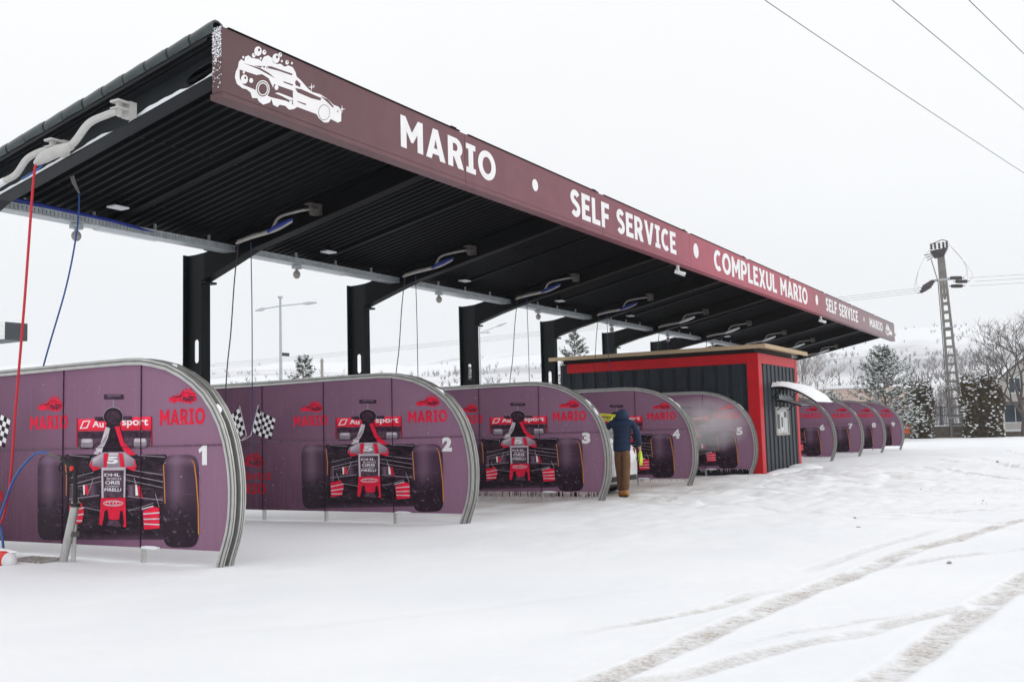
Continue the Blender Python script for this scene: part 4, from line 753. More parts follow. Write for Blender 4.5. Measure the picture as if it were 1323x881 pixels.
# two pale booms outside the gable beam
xg = X1-.10
ga = lambda dx, y, z: (xg-.13+dx, y, z)
boom('pale overhead boom with white sleeve and long red hose outside the gable beam', xg, 10.12, 5.50, [ga(0, 10.12, 5.44), ga(-.02, 10.30, 5.42), ga(-.06, 10.58, 5.35), ga(-.10, 10.80, 5.14), ga(-.1, 11.05, 5.07), ga(-.15, 11.3, 5.0)],
     [([ga(-.1, 10.85, 5.10), ga(-.13, 11.05, 5.07), ga(-.16, 11.28, 5.02), ga(-.17, 11.45, 4.96)], [.05, .075, .078, .035], 'boom_pale')],
     [([ga(-.17, 11.43, 4.98), ga(-.20, 11.45, 4.7), ga(-.18, 11.62, 3.2), ga(-.12, 11.85, 1.9), ga(-.04, 12.1, .75), ga(0, 12.5, .25), ga(.05, 13.4, .1)], .016, 'hose_red')], gmat='boom_pale', radius=.046)
boom('pale overhead boom with grey sleeve further down the gable beam', xg, 11.38, 5.23, [ga(0, 11.38, 5.17), ga(-.02, 11.55, 5.17), ga(-.05, 11.80, 5.10), ga(-.08, 11.98, 4.92), ga(-.08, 12.25, 4.86), ga(-.08, 12.6, 4.78)],
     [([ga(-.08, 12.2, 4.87), ga(-.1, 12.5, 4.8), ga(-.1, 12.9, 4.72)], [.045, .06, .04], 'lamp_white')], [([ga(-.02, 11.5, 5.05), ga(-.02, 11.6, 4.95), ga(-.05, 11.9, 4.85)], .014, 'hose_blue')], gmat='boom_pale', radius=.042)
bl = thing('hanging_wash_hose', 'blue hose hanging from a white strain relief behind the first divider', 'hose', (9.37, 12.6, 5.4))
mb = MB(); mb.tube([(0, .12, .05), (0, -.02, -.25), (0, -.13, -.41)], [.03, .028, .012], 8); mb.build('strain_relief', 'boom_grey', bl, True)
mb = MB(); mb.tube(smooth_path([(0, -.13, -.41), (0, -.10, -.9), (0, .13, -1.73), (0, .6, -2.8), (0, 1.2, -4.3), (0, 1.5, -5.35)], 8), .012, 6); mb.build('hose', 'hose_blue', bl, True)
mb = MB(); mb.box(-.05, .05, .08, .3, .06, .12); mb.tube([(0, .12, .09), (0, .1, .42)], .02, 6); mb.build('hanger', 'steel_black', bl)
nth = ['first', 'second', 'third', 'fourth', 'fifth', 'sixth', 'seventh', 'eighth', 'ninth']
for i in range(9):
    xx = X1+S*i+2.1
    fl_ = thing('flood_lamp', 'small white flood lamp under the deck of the %s canopy bay from the gable' % nth[i], 'lamp', (xx, 13.0, deck(13.0)-.09), 'white lamps under the deck')
    mb = MB(); mb.box(-.14, .14, -.10, .10, -.03, .0); bevel(mb.build('housing', 'lamp_white', fl_), .008, 1); mb = MB(); mb.box(-.02, .02, -.06, .06, .002, .09); mb.build('yoke', 'steel_black', fl_)
    fr_ = thing('flood_lamp', 'slim grey lamp behind the fascia of the %s canopy bay from the gable' % nth[i], 'lamp', (xx-.4, 9.0, deck(9.0)-.24), 'slim lamps behind the fascia')
    mb = MB(); mb.box(-.2, .2, -.07, .07, -.03, .0); bevel(mb.build('housing', 'boom_grey', fr_), .006, 1); mb = MB(); mb.box(-.015, .015, -.02, .02, .002, .235); mb.build('stem', 'steel_black', fr_)
    cm = thing('dome_camera', 'little grey camera under the rear cable tray of the %s canopy bay' % nth[i], 'camera', (X1+S*i+1.75, 13.52, 4.79), 'little cameras under the cable tray')
    mb = MB(); mb.box(-.09, .09, -.05, .05, -.07, .0); mb.build('base', 'galvanised', cm); mb = MB(); mb.tube([(0, 0, -.07), (0, 0, -.12)], .03, 8); mb.ell((0, 0, -.18), (.075, .075, .085), 12, 8); mb.build('eye', 'boom_grey', cm, True)
    if i < 6:
        lt = thing('tube_lamp', 'long white tube lamp at the rear edge of the %s canopy bay' % nth[i], 'lamp', (X1+S*i+2.9, 13.75, 4.86), 'tube lamps along the rear edge')
        mb = MB(); mb.box(-.6, .6, -.06, .06, -.05, .03); bevel(mb.build('housing', 'lamp_white', lt), .015); mb = MB(); mb.box(-.02, .02, -.04, .04, .033, .14); mb.build('hanger', 'steel_black', lt)
for xx, lb in ((23.45, 'white security camera under the fascia beside the dot before COMPLEXUL'), (38.3, 'white security camera under the fascia below the second SELF SERVICE')):
    cc = thing('security_camera', lb, 'camera', (xx, 8.70, 5.355)); cc.scale = (.7, .7, .7)
    mb = MB(); mb.tube([(0, 0, 0), (0, 0, -.12)], .06, 10); mb.build('base', 'lamp_white', cc, True); mb = MB(); mb.tube([(0, 0, -.10), (.03, -.04, -.20)], .035, 8); mb.build('joint', 'lamp_white', cc, True)
    mb = MB(); mb.tube([(-.05, .10, -.20), (.12, -.22, -.33)], [.07, .075], 12); mb.build('body', 'lamp_white', cc, True); mb = MB(); mb.tube([(.115, -.222, -.331), (.125, -.235, -.336)], .055, 12); mb.build('lens', 'car_glass', cc)
# ------------------------------------------------------------------ spray lance in its stand, hose, barrier lying in the snow
st = thing('lance_stand', 'slanted metal lance holder standing in the snow before the first divider', 'lance stand', (8.05, 10.9, 0))
mb = MB(); mb.tube([(0, .07, -.1), (.0, -.19, .72)], [.05, .05], 12); mb.build('holder_tube', 'aluminium', st, True); mb = MB(); mb.tube([(.06, -.07, -.1), (.05, -.11, .45)], .026, 8); mb.build('rear_leg', 'aluminium', st, True); mb = MB(); mb.box(-.01, .09, -.14, -.08, .3, .36); mb.build('clamp', 'alu_dark', st)
sg = thing('spray_lance', 'black pressure spray gun with red button resting in the slanted holder', 'spray gun', (8.03, 10.76, .62)); 
mb = MB(); mb.tube([(0, .06, -.3), (0, -.07, .10)], .016, 8); mb.tube([(0, -.06, .06), (0, -.06, .30), (0, -.055, .52)], [.03, .026, .024], 10); mb.box(-.03, .03, -.12, -.02, .04, .085); mb.build('lance', 'rubber', sg, True)
mb = MB(); mb.tube([(0, -.05, .50), (0, .02, .535), (0, .20, .62)], [.03, .034, .026], 10); mb.build('gun_body', 'rubber', sg, True); mb = MB(); mb.tube(smooth_path([(0, .16, .60), (0, .24, .53), (0, .22, .46), (0, .10, .44), (0, .0, .47)], 5), .010, 6); mb.build('trigger_guard', 'rubber', sg, True)
mb = MB(); mb.tube([(-.045, -.035, .50), (-.02, -.035, .50)], .03, 12); mb.build('button', 'barrier_red', sg); mb = MB(); mb.tube([(0, .20, .62), (0, .46, .69)], .014, 6); mb.build('coupling', 'boom_brown', sg, True)
mb = MB(); mb.tube(smooth_path([(0, .46, .69), (0, .60, .70), (0, .76, .66), (0, 1.1, .40), (0, 1.34, .0), (-.03, 1.37, -.15), (-.05, 1.27, -.34), (-.08, 1.22, -.56), (-.1, 1.5, -.60)], 8), .016, 8); mb.build('hose', 'hose_blue', sg, True)
ba = thing('striped_barrier', 'snow capped red and white rounded barrier lying by the lance stand', 'barrier', (7.62, 11.62, -.03))
for k in range(5):
    mb = MB(); y0 = (-.36, -.27, .1, .45, .8)[k]; ln_ = (.085, .365, .345, .345, .345)[k]; prof = [(y0, .10 if k else .02), (y0+.03, .108 if k else .07), (y0+.07, .115 if k else .09), (y0+ln_, .115 if k else .10)]; mb.tube([(0, y, .08) for y, _ in prof], [r_ for _, r_ in prof], 14); mb.build('segment', 'barrier_white' if k == 0 else ('barrier_red' if k % 2 else 'barrier_white'), ba, True)
mb = MB(); mb.ell((.05, .12, .175), (.085, .46, .04), 18, 8, jitter=.05); mb.build('snow_cap', 'snow', ba, True)
gr_ = thing('floor_grate', 'rusty drain cover showing through the snow beside the lance stand', 'drain', (8.0, 11.35, .012))
for k in range(7): mb = MB(); mb.box(-.18, .18, -.3+k*.1, -.3+k*.1+.05, 0, .02); mb.build('bar', 'clod', gr_)

# ------------------------------------------------------------------ person washing a white car
def skin_mesh(name, nodes, edges, mats, sub=2):
    """nodes: list of (x, y, z, r[, r2]); grown with a Skin modifier and subdivision"""
    me = bpy.data.meshes.new(name); me.from_pydata([n[:3] for n in nodes], edges, []); o = bpy.data.objects.new(name, me); COL.objects.link(o)
    m_ = o.modifiers.new('s', 'SKIN'); m_.use_smooth_shade = True; m_.branch_smoothing = .6
    if not me.skin_vertices: 
        bm = bmesh.new(); bm.from_mesh(me); bm.verts.layers.skin.verify(); bm.to_mesh(me); bm.free()
    for v, n in zip(me.skin_vertices[0].data, nodes): v.radius = (n[3], n[4] if len(n) > 4 else n[3]); v.use_root = False
    me.skin_vertices[0].data[0].use_root = True
    sm = o.modifiers.new('d', 'SUBSURF'); sm.levels = sub; sm.render_levels = sub
    dg = bpy.context.evaluated_depsgraph_get(); dg.update(); r_ = bpy.data.meshes.new_from_object(o.evaluated_get(dg)); bpy.data.objects.remove(o); bpy.data.meshes.remove(me)
    r_.name = name; r_.materials.clear()
    for q in mats: r_.materials.append(M[q])
    r_.polygons.foreach_set('use_smooth', [True]*len(r_.polygons)); return r_
# local frame: +y is where the person faces, +x their right
pers = thing('person', 'person in navy hooded jacket, brown trousers and tan boots, back turned, holding a yellow cloth', 'person', (19.60, 8.70, 0), rz=R(-78)); pers.rotation_euler.x = R(-9)
k_ = 1.08
def N(x, y, z, r_, r2=None): return (x*k_, y*k_, z*k_, r_*k_, (r2 or r_)*k_)
body = [N(0, 0, .98, .13, .11), N(0, .02, 1.20, .13, .10), N(0, .03, 1.38, .11, .08), N(0, .06, 1.52, .06), N(0, .14, 1.60, .080, .09), N(0, .18, 1.66, .07, .08),
        N(.085, 0, .88, .09), N(.075, .03, .50, .06), N(.075, -.02, .10, .04), N(.075, .10, .04, .03), N(-.075, 0, .88, .09), N(-.06, .13, .50, .06), N(-.05, .13, .10, .04), N(-.05, .25, .04, .03),
        N(.18, .04, 1.42, .05), N(.29, .03, 1.18, .045), N(.33, .10, .96, .033), N(.335, .12, .89, .036, .022), N(-.18, .06, 1.42, .05), N(-.33, .22, 1.40, .045), N(-.36, .46, 1.52, .033), N(-.36, .54, 1.55, .036, .022)]
eb = [(0, 1), (1, 2), (2, 3), (3, 4), (4, 5), (0, 6), (6, 7), (7, 8), (8, 9), (0, 10), (10, 11), (11, 12), (12, 13), (2, 14), (14, 15), (15, 16), (16, 17), (2, 18), (18, 19), (19, 20), (20, 21)]
link('body', skin_mesh('body', body, eb, ['skin']), pers)
hands = []
for (hx, hy, hz, d) in ((.335, .12, .89, Vector((.0, .25, -1))), (-.36, .54, 1.55, Vector((0, 1, .25)))):
    side = 1 if hx > 0 else -1; d.normalize()
    for f_ in range(5):
        ox = (f_-1.8)*.021; ln = (.055, .075, .083, .076, .06)[f_]; a = Vector((hx, hy, hz)); b0 = a+d*.03+Vector((0, 1, 0)).cross(d).normalized()*0+Vector((ox*.5, ox*.8, 0)); cu = Vector((0, .3, 0)) if side > 0 else Vector((0, 0, -.6))
        if f_ == 0: b0 = a+Vector((-.02*side, .025, .0)); 
        b1 = b0+d*ln*.55+cu*.012; b2 = b1+d*ln*.3+cu*.03; hands.append(link('finger', skin_mesh('finger', [N(*b0, .010), N(*b1, .0085), N(*b2, .007)], [(0, 1), (1, 2)], ['skin'], 1), pers))
jk = [N(0, 0, .84, .175, .15), N(0, .0, .92, .19, .155), N(0, .01, 1.08, .195, .155), N(0, .02, 1.25, .205, .155), N(0, .03, 1.42, .195, .135), N(0, .05, 1.56, .13, .12),
      N(.20, .04, 1.44, .088), N(.28, .03, 1.30, .078), N(.31, .03, 1.16, .074), N(.335, .09, .97, .052), N(-.20, .06, 1.45, .088), N(-.29, .13, 1.40, .078), N(-.34, .23, 1.40, .07), N(-.36, .44, 1.51, .050)]
je = [(0, 1), (1, 2), (2, 3), (3, 4), (4, 5), (4, 6), (6, 7), (7, 8), (8, 9), (4, 10), (10, 11), (11, 12), (12, 13)]
jo = link('jacket', skin_mesh('jacket', jk, je, ['navy']), pers)
for z in (1.02, 1.13, 1.24, 1.35):      # quilting seams
    mb = MB(); mb.tube([(math.cos(t_)*.196*k_, .01+math.sin(t_)*.150*k_, z*k_+.004*math.sin(3*t_)) for t_ in np.linspace(0, 2*math.pi, 25)], .005, 5, caps=False); mb.build('quilt_seam', 'dark_knit', jo, True)
link('hood', skin_mesh('hood', [N(0, -.03, 1.46, .17, .085), N(0, -.0, 1.55, .155, .11), N(0, .10, 1.63, .12, .12), N(0, .17, 1.67, .085, .09)], [(0, 1), (1, 2), (2, 3)], ['navy']), pers)
link('knit_cap', skin_mesh('knit_cap', [N(0, .20, 1.66, .085, .095), N(0, .20, 1.71, .06, .07)], [(0, 1)], ['dark_knit']), pers)
link('trousers', skin_mesh('trousers', [N(0, 0, 1.06, .15, .12), N(0, 0, .95, .165, .13), N(.085, 0, .86, .118), N(.08, .02, .66, .100), N(.075, .03, .48, .088), N(.075, 0, .26, .080), N(.075, -.02, .10, .082), N(-.075, .01, .86, .118), N(-.07, .08, .66, .100), N(-.06, .13, .48, .088), N(-.05, .14, .26, .080), N(-.05, .13, .10, .082)], [(0, 1), (1, 2), (2, 3), (3, 4), (4, 5), (5, 6), (1, 7), (7, 8), (8, 9), (9, 10), (10, 11)], ['trouser']), pers)
for (x, y) in ((.075, -.02), (-.05, .13)):
    bo = link('boot', skin_mesh('boot', [N(x, y, .13, .058), N(x, y-.01, .055, .055, .05), N(x, y+.09, .045, .050, .042), N(x, y+.20, .035, .045, .034)], [(0, 1), (1, 2), (2, 3)], ['boot']), pers)
    mb = MB(); mb.box((x-.045)*k_, (x+.045)*k_, (y-.05)*k_, (y+.235)*k_, -.012, .012); bevel(mb.build('sole', 'rubber', bo), .01)
def world_of(o, q): return Matrix.Translation(o.location) @ o.rotation_euler.to_matrix().to_4x4() @ Vector(q)
ch = world_of(pers, (.338*k_, .135*k_, .84*k_)); cl_ = thing('wash_mitt', 'yellow green cloth hanging from the right hand of the person', 'cloth', ch)
mb = MB(); rc = random.Random(2)
for k in range(7):
    for j in range(9):
        a = j/9*2*math.pi; rr_ = (.035, .05, .062, .066, .060, .05, .03)[k]*(1+.25*math.sin(3*a+k)); mb.v.append((rr_*math.cos(a), rr_*.6*math.sin(a), .06-k*.05+rc.uniform(-.008, .008)))
mb.f = [(k*9+j, k*9+(j+1) % 9, (k+1)*9+(j+1) % 9, (k+1)*9+j) for k in range(6) for j in range(9)]+[tuple(range(9)), tuple(54+j for j in range(9))]; mb.m = [0]*len(mb.f); mb.build('cloth', 'yellow_green', cl_, True)
bh = world_of(pers, (-.36*k_, .56*k_, 1.56*k_)); br = thing('wash_brush', 'yellow long handled brush raised in the left hand of the person', 'brush', bh, rz=R(-78))
mb = MB(); mb.tube([(0, -.25, -.09), (0, .35, .13)], .014, 8); mb.build('handle', 'yellow', br, True); mb = MB(); mb.box(-.30, .10, .30, .38, .10, .16, mtx=Matrix.Rotation(.12, 4, 'Y')); bevel(mb.build('brush_head', 'yellow', br), .012); mb = MB()
for k in range(60): x = -.29+.38*random.random(); y = .31+.06*random.random(); mb.tube([(x, y, .10), (x+random.uniform(-.01, .01), y+.01, .02)], .004, 4)
tag(mb.build('bristles', 'yellow_green', br), kind='stuff')
# car: lofted stations from tail to nose; local y forward, origin under the tail
car = thing('parked_car', 'white hatchback parked tail out in the bay behind the person', 'car', (20.42, 8.98, 0))
ST = [  # y, half width, sill z, belt z, roof z, roof half width
 (.00, .70, .42, .80, .86, .60), (.04, .80, .28, .92, .98, .66), (.14, .83, .24, .96, 1.12, .64), (.38, .85, .22, .97, 1.40, .60), (.75, .86, .21, .96, 1.47, .60), (1.6, .87, .20, .95, 1.50, .60), (2.3, .87, .20, .94, 1.45, .58), (2.75, .87, .20, .93, 1.18, .58), (3.05, .86, .20, .92, .97, .62), (3.5, .84, .21, .84, .88, .62), (3.85, .78, .24, .70, .76, .58), (3.98, .66, .34, .60, .64, .5)]
mb = MB(); n = 12; vs = []
for (y, hw, zs, zb_, zr, rw) in ST:
    half = [(hw*.55, zs-.02), (hw*.93, zs), (hw, zs+(zb_-zs)*.35), (hw*.99, zs+(zb_-zs)*.75), (hw*.95, zb_), ((hw*.95+rw)/2+.02, (zb_+zr)/2), (rw, zr-.04), (rw*.7, zr)]
    vs += [(x, y, z) for x, z in half]+[(-x, y, z) for x, z in half[::-1]]
n = 16; mb.add(vs, [(i*n+j, i*n+(j+1) % n, (i+1)*n+(j+1) % n, (i+1)*n+j) for i in range(len(ST)-1) for j in range(n)]+[tuple(range(n)), tuple((len(ST)-1)*n+j for j in range(n))])
bo = mb.build('body', 'car_white', car, True)
def carpoly(name, pts, m_, off=.006):
    mb = MB(); mb.add(pts, [tuple(range(len(pts)))]); return mb.build(name, m_, car)
def slab3(name, pts, m_, th, parent=None):
    q = [Vector(p_) for p_ in pts]; nrm = (q[1]-q[0]).cross(q[2]-q[0]).normalized(); mb = MB(); k = len(q); mb.add([tuple(p_) for p_ in q]+[tuple(p_+nrm*th) for p_ in q], [tuple(range(k)), tuple(range(2*k-1, k-1, -1))]+[(i, (i+1) % k, k+(i+1) % k, k+i) for i in range(k)]); return mb.build(name, m_, parent or car)
slab3('rear_window', [(-.56, .115, 1.03), (.56, .115, 1.03), (.50, .355, 1.40), (-.50, .355, 1.40)], 'car_glass', .012)
slab3('windscreen', [(.54, 3.02, 1.01), (-.54, 3.02, 1.01), (-.50, 2.36, 1.45), (.50, 2.36, 1.45)], 'car_glass', .012)
for s_ in (-1, 1):
    for (ya, yb, yc, yd) in ((.42, 1.30, 1.25, .62), (1.38, 2.62, 2.2, 1.36)):
        slab3('side_window', [(s_*.845, ya, 1.0), (s_*.845, yb, 1.0), (s_*.645, yc, 1.40), (s_*.645, yd, 1.40)][::s_], 'car_glass', .01)
    lp = slab3('tail_lamp', [(s_*.58, .035, .98), (s_*.80, .085, .95), (s_*.83, .115, .70), (s_*.66, .008, .70)], 'car_lamp', -.02*s_)
    slab3('headlamp', [(s_*.45, 3.90, .70), (s_*.74, 3.78, .72), (s_*.76, 3.83, .58), (s_*.5, 3.96, .58)], 'poly_clear', .02*s_)
    for y in (.72, 3.22):
        wh = bpy.data.objects.new('wheel', None); COL.objects.link(wh); wh.parent = car; wh.location = (s_*.78, y, .30)
        mb = MB(); mb.tube([(-.10, 0, 0), (-.09, 0, 0), (.09, 0, 0), (.10, 0, 0)], [.27, .30, .30, .27], 24); mb.build('tyre', 'rubber', wh, True); mb = MB(); mb.tube([(-.105, 0, 0), (.105, 0, 0)], .19, 18); mb.build('rim', 'boom_grey', wh, True)
    mb = MB(); mb.ell((s_*.93, 2.45, 1.02), (.08, .05, .07), 10, 6); mb.build('mirror', 'car_white', car, True)
mb = MB(); mb.box(-.26, .26, -.016, .02, .60, .71); bevel(mb.build('plate_holder', 'car_black', car), .004, 1); mb = MB(); mb.box(-.25, .25, -.022, -.0165, .605, .705); pl_ = mb.build('number_plate', 'white_paint', car)
mb = MB(); mb.box(-.65, .65, .0, .10, .285, .40); mb.build('rear_bumper_trim', 'car_black', car)
mb = MB(); mb.box(-.70, .70, .3, 3.7, .15, .24); mb.build('underbody', 'car_black', car)

# ------------------------------------------------------------------ concrete power pylon and overhead wires
py = thing('power_pylon', 'tall concrete ladder shaped power pole with dark insulators at its head', 'pylon', (84, 9.35, 0)); py.rotation_euler = (R(-1.6), 0, 0)
PH = 14.0
for s_ in (-1, 1):
    mb = MB(); w0, w1 = .42, .17; mb.add([(x*k1, s_*(w if True else 0)+y, z) for z, w, k1 in ((-.2, w0, 1), (PH, w1, .6)) for x, y in ((-.17, -.085), (.17, -.085), (.17, .085), (-.17, .085))], [(0, 1, 5, 4), (1, 2, 6, 5), (2, 3, 7, 6), (3, 0, 4, 7), (0, 1, 2, 3), (4, 5, 6, 7)]); mb.build('leg', 'concrete', py)
for k in range(20):
    z = .25+k*.66; wz = .42-(.25)*z/PH; th = .10+.012*max(0, k-8); mb = MB(); mb.box(-.10, .10, -wz+.086, wz-.086, z, z+th+.06); mb.build('rung', 'concrete', py)
mb = MB(); mb.box(-.085, .085, -.09, .09, 10.6, PH+.05); mb.build('core', 'concrete', py)
for z in (8.4, 3.9, 1.5): mb = MB(); mb.box(-.19, .19, -.62, .5, z, z+.06); mb.build('band', 'galvanised', py)
mb = MB(); mb.tube([(-.14, .55, .2), (-.13, .42, 8), (-.12, .36, 12.0), (-.12, .7, 13.8)], .03, 6); mb.build('down_cable', 'wire', py)
hd = bpy.data.objects.new('switch_head', None); COL.objects.link(hd); hd.parent = py
mb = MB(); mb.add([(-.3, -.55, PH+.55), (.3, -.55, PH+.55), (.3, .75, PH+.45), (-.3, .75, PH+.45), (-.16, -.2, PH-.1), (.16, -.2, PH-.1), (.16, .45, PH-.15), (-.16, .45, PH-.15)], [(0, 1, 2, 3), (4, 5, 6, 7), (0, 1, 5, 4), (1, 2, 6, 5), (2, 3, 7, 6), (3, 0, 4, 7)]); mb.build('platform', 'insulator', hd)
for k, y in enumerate((-.5, -.25, .05, .35, .62)):
    mb = MB()
    for q in range(4): mb.tube([(0, y, PH+.58+q*.12), (0, y, PH+.63+q*.12), (0, y, PH+.68+q*.12)], [.06, .13, .06], 8)
    mb.build('insulator', 'insulator', hd, True)
mb = MB(); mb.tube(smooth_path([(0, -.6, PH+1.05), (0, -.2, PH+1.22), (0, .2, PH+1.12), (0, .6, PH+1.0)], 4), .035, 6); mb.build('busbar', 'insulator', hd)
for k in range(3): mb = MB(); mb.tube([(0, .4, PH+.25-k*.1), (0, 1.2-.1*k, PH+.22-.22*k)], .035, 6); mb.build('rod', 'insulator', hd)
mb = MB(); mb.box(-.12, .12, -1.0, 1.0, 12.05, 12.2, mtx=Matrix.Translation((0, 0, 0))); cr = mb.build('crossarm', 'galvanised', py)
ends = []
for s_, ys in ((1, (.45, .6, .8)), (-1, (.4, .7, .3))):
    for k, y in enumerate(ys):
        a = Vector(((k-1)*.5, s_*y, 12.25-.25*k*(1 if s_ < 0 else .5)-.1)); b_ = a+Vector((0, s_*1.15, -.55 if s_ > 0 else -.12)); mb = MB(); P = [a.lerp(b_, t_) for t_ in (0, .12, .15, .5, .85, .88, 1)]; mb.tube(P, [.03, .03, .13, .15, .13, .03, .03], 8); mb.build('strain_insulator', 'insulator', py, True); ends.append((s_, b_))
        mb = MB(); mb.tube(smooth_path([b_, b_+Vector((0, s_*.25, .5)), Vector((0, s_*1.55, PH-.6)), Vector((0, s_*.55, PH+.95))], 6), .007, 5); mb.build('jumper', 'wire', py)
for i_, (s_, b_) in enumerate(ends):
    p0 = py.location+b_; mb = MB(); q = [p0+Vector((i_*0, s_*L_, -1.6*math.sin(min(1, L_/160)*math.pi))) for L_ in np.linspace(0, 160, 40)]; mb.tube(q, .009, 4)
    o = mb.build('power_line', 'wire'); tag(o, 'thin grey wire strung from the concrete pylon %s' % ('towards the canopy roof' if s_ > 0 else 'away over the old house'), 'wire', 'wires at the pylon '+('towards the canopy' if s_ > 0 else 'over the house'))
for k, (p0, nm) in enumerate((((24.04, 3.55), 'lowest of three dark overhead wires crossing the open sky'), ((22.62, 2.05), 'middle one of three dark overhead wires crossing the open sky'), ((21.52, 1.2), 'highest of three dark overhead wires crossing the open sky'))):
    d_ = Vector((.97927, -.20255, 0)); mb = MB(); mb.tube([Vector((*p0, 9))+d_*L_+Vector((0, 0, .0004*(L_-30)**2-.36)) for L_ in np.linspace(-60, 120, 30)], .0075, 5); tag(mb.build('overhead_wire', 'wire'), nm, 'wire')

# ------------------------------------------------------------------ vegetation
def pine(name, label, loc, H, rad, dens, mneedle, seed, snow=.45, lowest=.12, lean=0, group=None):
    rg = random.Random(seed); t_ = thing(name, label, 'pine', loc, group); mb = MB(); mb.tube([(0, 0, -.2), (lean*.3, 0, H*.4), (lean, 0, H*.98)], [H*.018, H*.012, H*.002], 7); mb.build('trunk', 'bark_pine', t_, True)
    br_, nd, sn = MB(), MB(), MB(); z = H*lowest
    def tuft(m_, p_, d_, ln, k):
        for _ in range(k):
            v = (d_+Vector((rg.gauss(0, .55), rg.gauss(0, .55), rg.gauss(.12, .5)))).normalized(); s_ = v.cross(Vector((rg.uniform(-1, 1), rg.uniform(-1, 1), rg.uniform(-1, 1)))).normalized()*ln*.11; e_ = p_+v*ln*rg.uniform(.6, 1.1); m_.add([p_-s_, p_+s_, e_+s_*.4, e_-s_*.4], [(0, 1, 2, 3)])
    while z < H*.985:
        u = (z-H*lowest)/(H*(1-lowest)); R_ = rad*(1-u)**.75*rg.uniform(.8, 1.1)+.05; nb = rg.randint(4, 6)
        for k in range(nb):
            az = rg.uniform(0, 6.283); L_ = R_*rg.uniform(.65, 1.25); up_ = .15+.55*u+rg.uniform(-.1, .15); o_ = Vector((lean*z/H, 0, z)); P = [o_+Vector((math.cos(az), math.sin(az), 0))*L_*q+Vector((0, 0, L_*up_*q**1.5)) for q in (0, .35, .7, 1)]
            br_.tube(P, [.012*H*.25, .008*H*.25, .005*H*.25, .002*H*.25], 4, caps=False); ns = max(3, int(L_*dens))
            for j in range(ns):
                q = .22+.78*(j+rg.random())/ns; i0 = min(2, int(q*3)); c_ = P[0].lerp(P[3], q)+Vector((rg.gauss(0, .06), rg.gauss(0, .06), rg.gauss(0, .04)))*L_*.9+Vector((0, 0, (P[3].z-P[0].z)*(q**1.5-q))); d_ = (P[3]-P[0]).normalized(); ln = .16+.05*H*.25
                tuft(nd, c_, d_, ln, 5)
                if rg.random() < snow: sn.ell(c_+Vector((0, 0, ln*.22)), (ln*rg.uniform(.3, .6), ln*rg.uniform(.3, .6), ln*.16), 5, 4, jitter=.25)
        z += H*rg.uniform(.022, .045)*(1.2-.5*u)
    tag(br_.build('branches', 'bark_pine', t_, fix=False), kind='stuff'); tag(nd.build('needles', mneedle, t_, fix=False), kind='stuff')
    if sn.v: tag(sn.build('snow_load', 'snow', t_, fix=False), kind='stuff')
    return t_
pine('pine_tree', 'broad snow laden pine behind the farthest divider', (75.5, 13.0, 0), 6.7, 2.9, 9, 'needle', 1, .62)
pine('pine_tree', 'low snowy fir bush left of the broad pine, before the pink building', (78, 17.5, 0), 3.7, 2.2, 8, 'thuja_green', 14, .9)
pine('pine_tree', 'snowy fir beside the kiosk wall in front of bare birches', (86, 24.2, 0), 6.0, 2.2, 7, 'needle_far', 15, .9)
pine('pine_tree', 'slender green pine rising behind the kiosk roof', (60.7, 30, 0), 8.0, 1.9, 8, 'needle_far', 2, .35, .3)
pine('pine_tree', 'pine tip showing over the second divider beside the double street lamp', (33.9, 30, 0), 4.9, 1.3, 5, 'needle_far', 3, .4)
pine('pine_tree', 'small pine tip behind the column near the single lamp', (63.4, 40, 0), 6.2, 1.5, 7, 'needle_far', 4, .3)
def bare_tree(name, label, cat, loc, H, seed, m_, trunk_h=.25, spread=.5, depth=6, r0=.02, group=None, snow=False):
    rg = random.Random(seed); t_ = thing(name, label, cat, loc, group); tr_, tw = MB(), MB()
    def grow(p_, d_, L_, r_, lv):
        q = p_+d_*L_*.5+Vector((rg.gauss(0, .05), rg.gauss(0, .05), 0))*L_; e_ = p_+d_*L_
        (tr_ if lv < 2 else tw).tube([p_, q, e_], [r_, r_*.85, r_*.68], 6 if lv < 2 else 3, caps=False)
        if lv >= depth: return
        for k in range(rg.choice((2, 3, 3)) if lv else 4):
            a = Vector((rg.gauss(0, 1), rg.gauss(0, 1), rg.gauss(.15, .6))).normalized(); grow(e_ if k < 2 else q.lerp(e_, rg.random()), (d_*(1-spread*.55)+a*spread+Vector((0, 0, .10))).normalized(), L_*rg.uniform(.62, .88), max(r_*.62, .007), lv+1)
    grow(Vector((0, 0, -.2)), Vector((0, 0, 1)), H*trunk_h, H*r0, 0)
    tr_.build('trunk', m_, t_, True, fix=False); tag(tw.build('twigs', m_, t_, fix=False), kind='stuff'); return t_
bare_tree('bare_tree', 'gnarled leafless tree in front of the old gabled house', 'bare tree', (84.2, 4.95, 0), 9.2, 5, 'bark', .30, .62, 7, .02)
bare_tree('bare_tree', 'leafless bush rising behind the wide clipped hedge', 'bare tree', (88, 8.6, 0), 6.8, 6, 'bark', .25, .6, 6, .012)
for k, (x, y, h_, lb) in enumerate(((108, 27.3, 9.8, 'tall thin birch right beside the kiosk corner'), (106, 25.3, 9.0, 'thin birch over the left end of the pink building'), (112, 29, 9.0, 'thin birch half hidden by the kiosk'), (118, 21.5, 8.5, 'thin birch above the pink building behind the broad pine'))):
    bare_tree('birch_tree', lb, 'bare tree', (x, y, 0), h_, 20+k, 'birch', .28, .36, 6, .009, 'thin birches by the pink building')
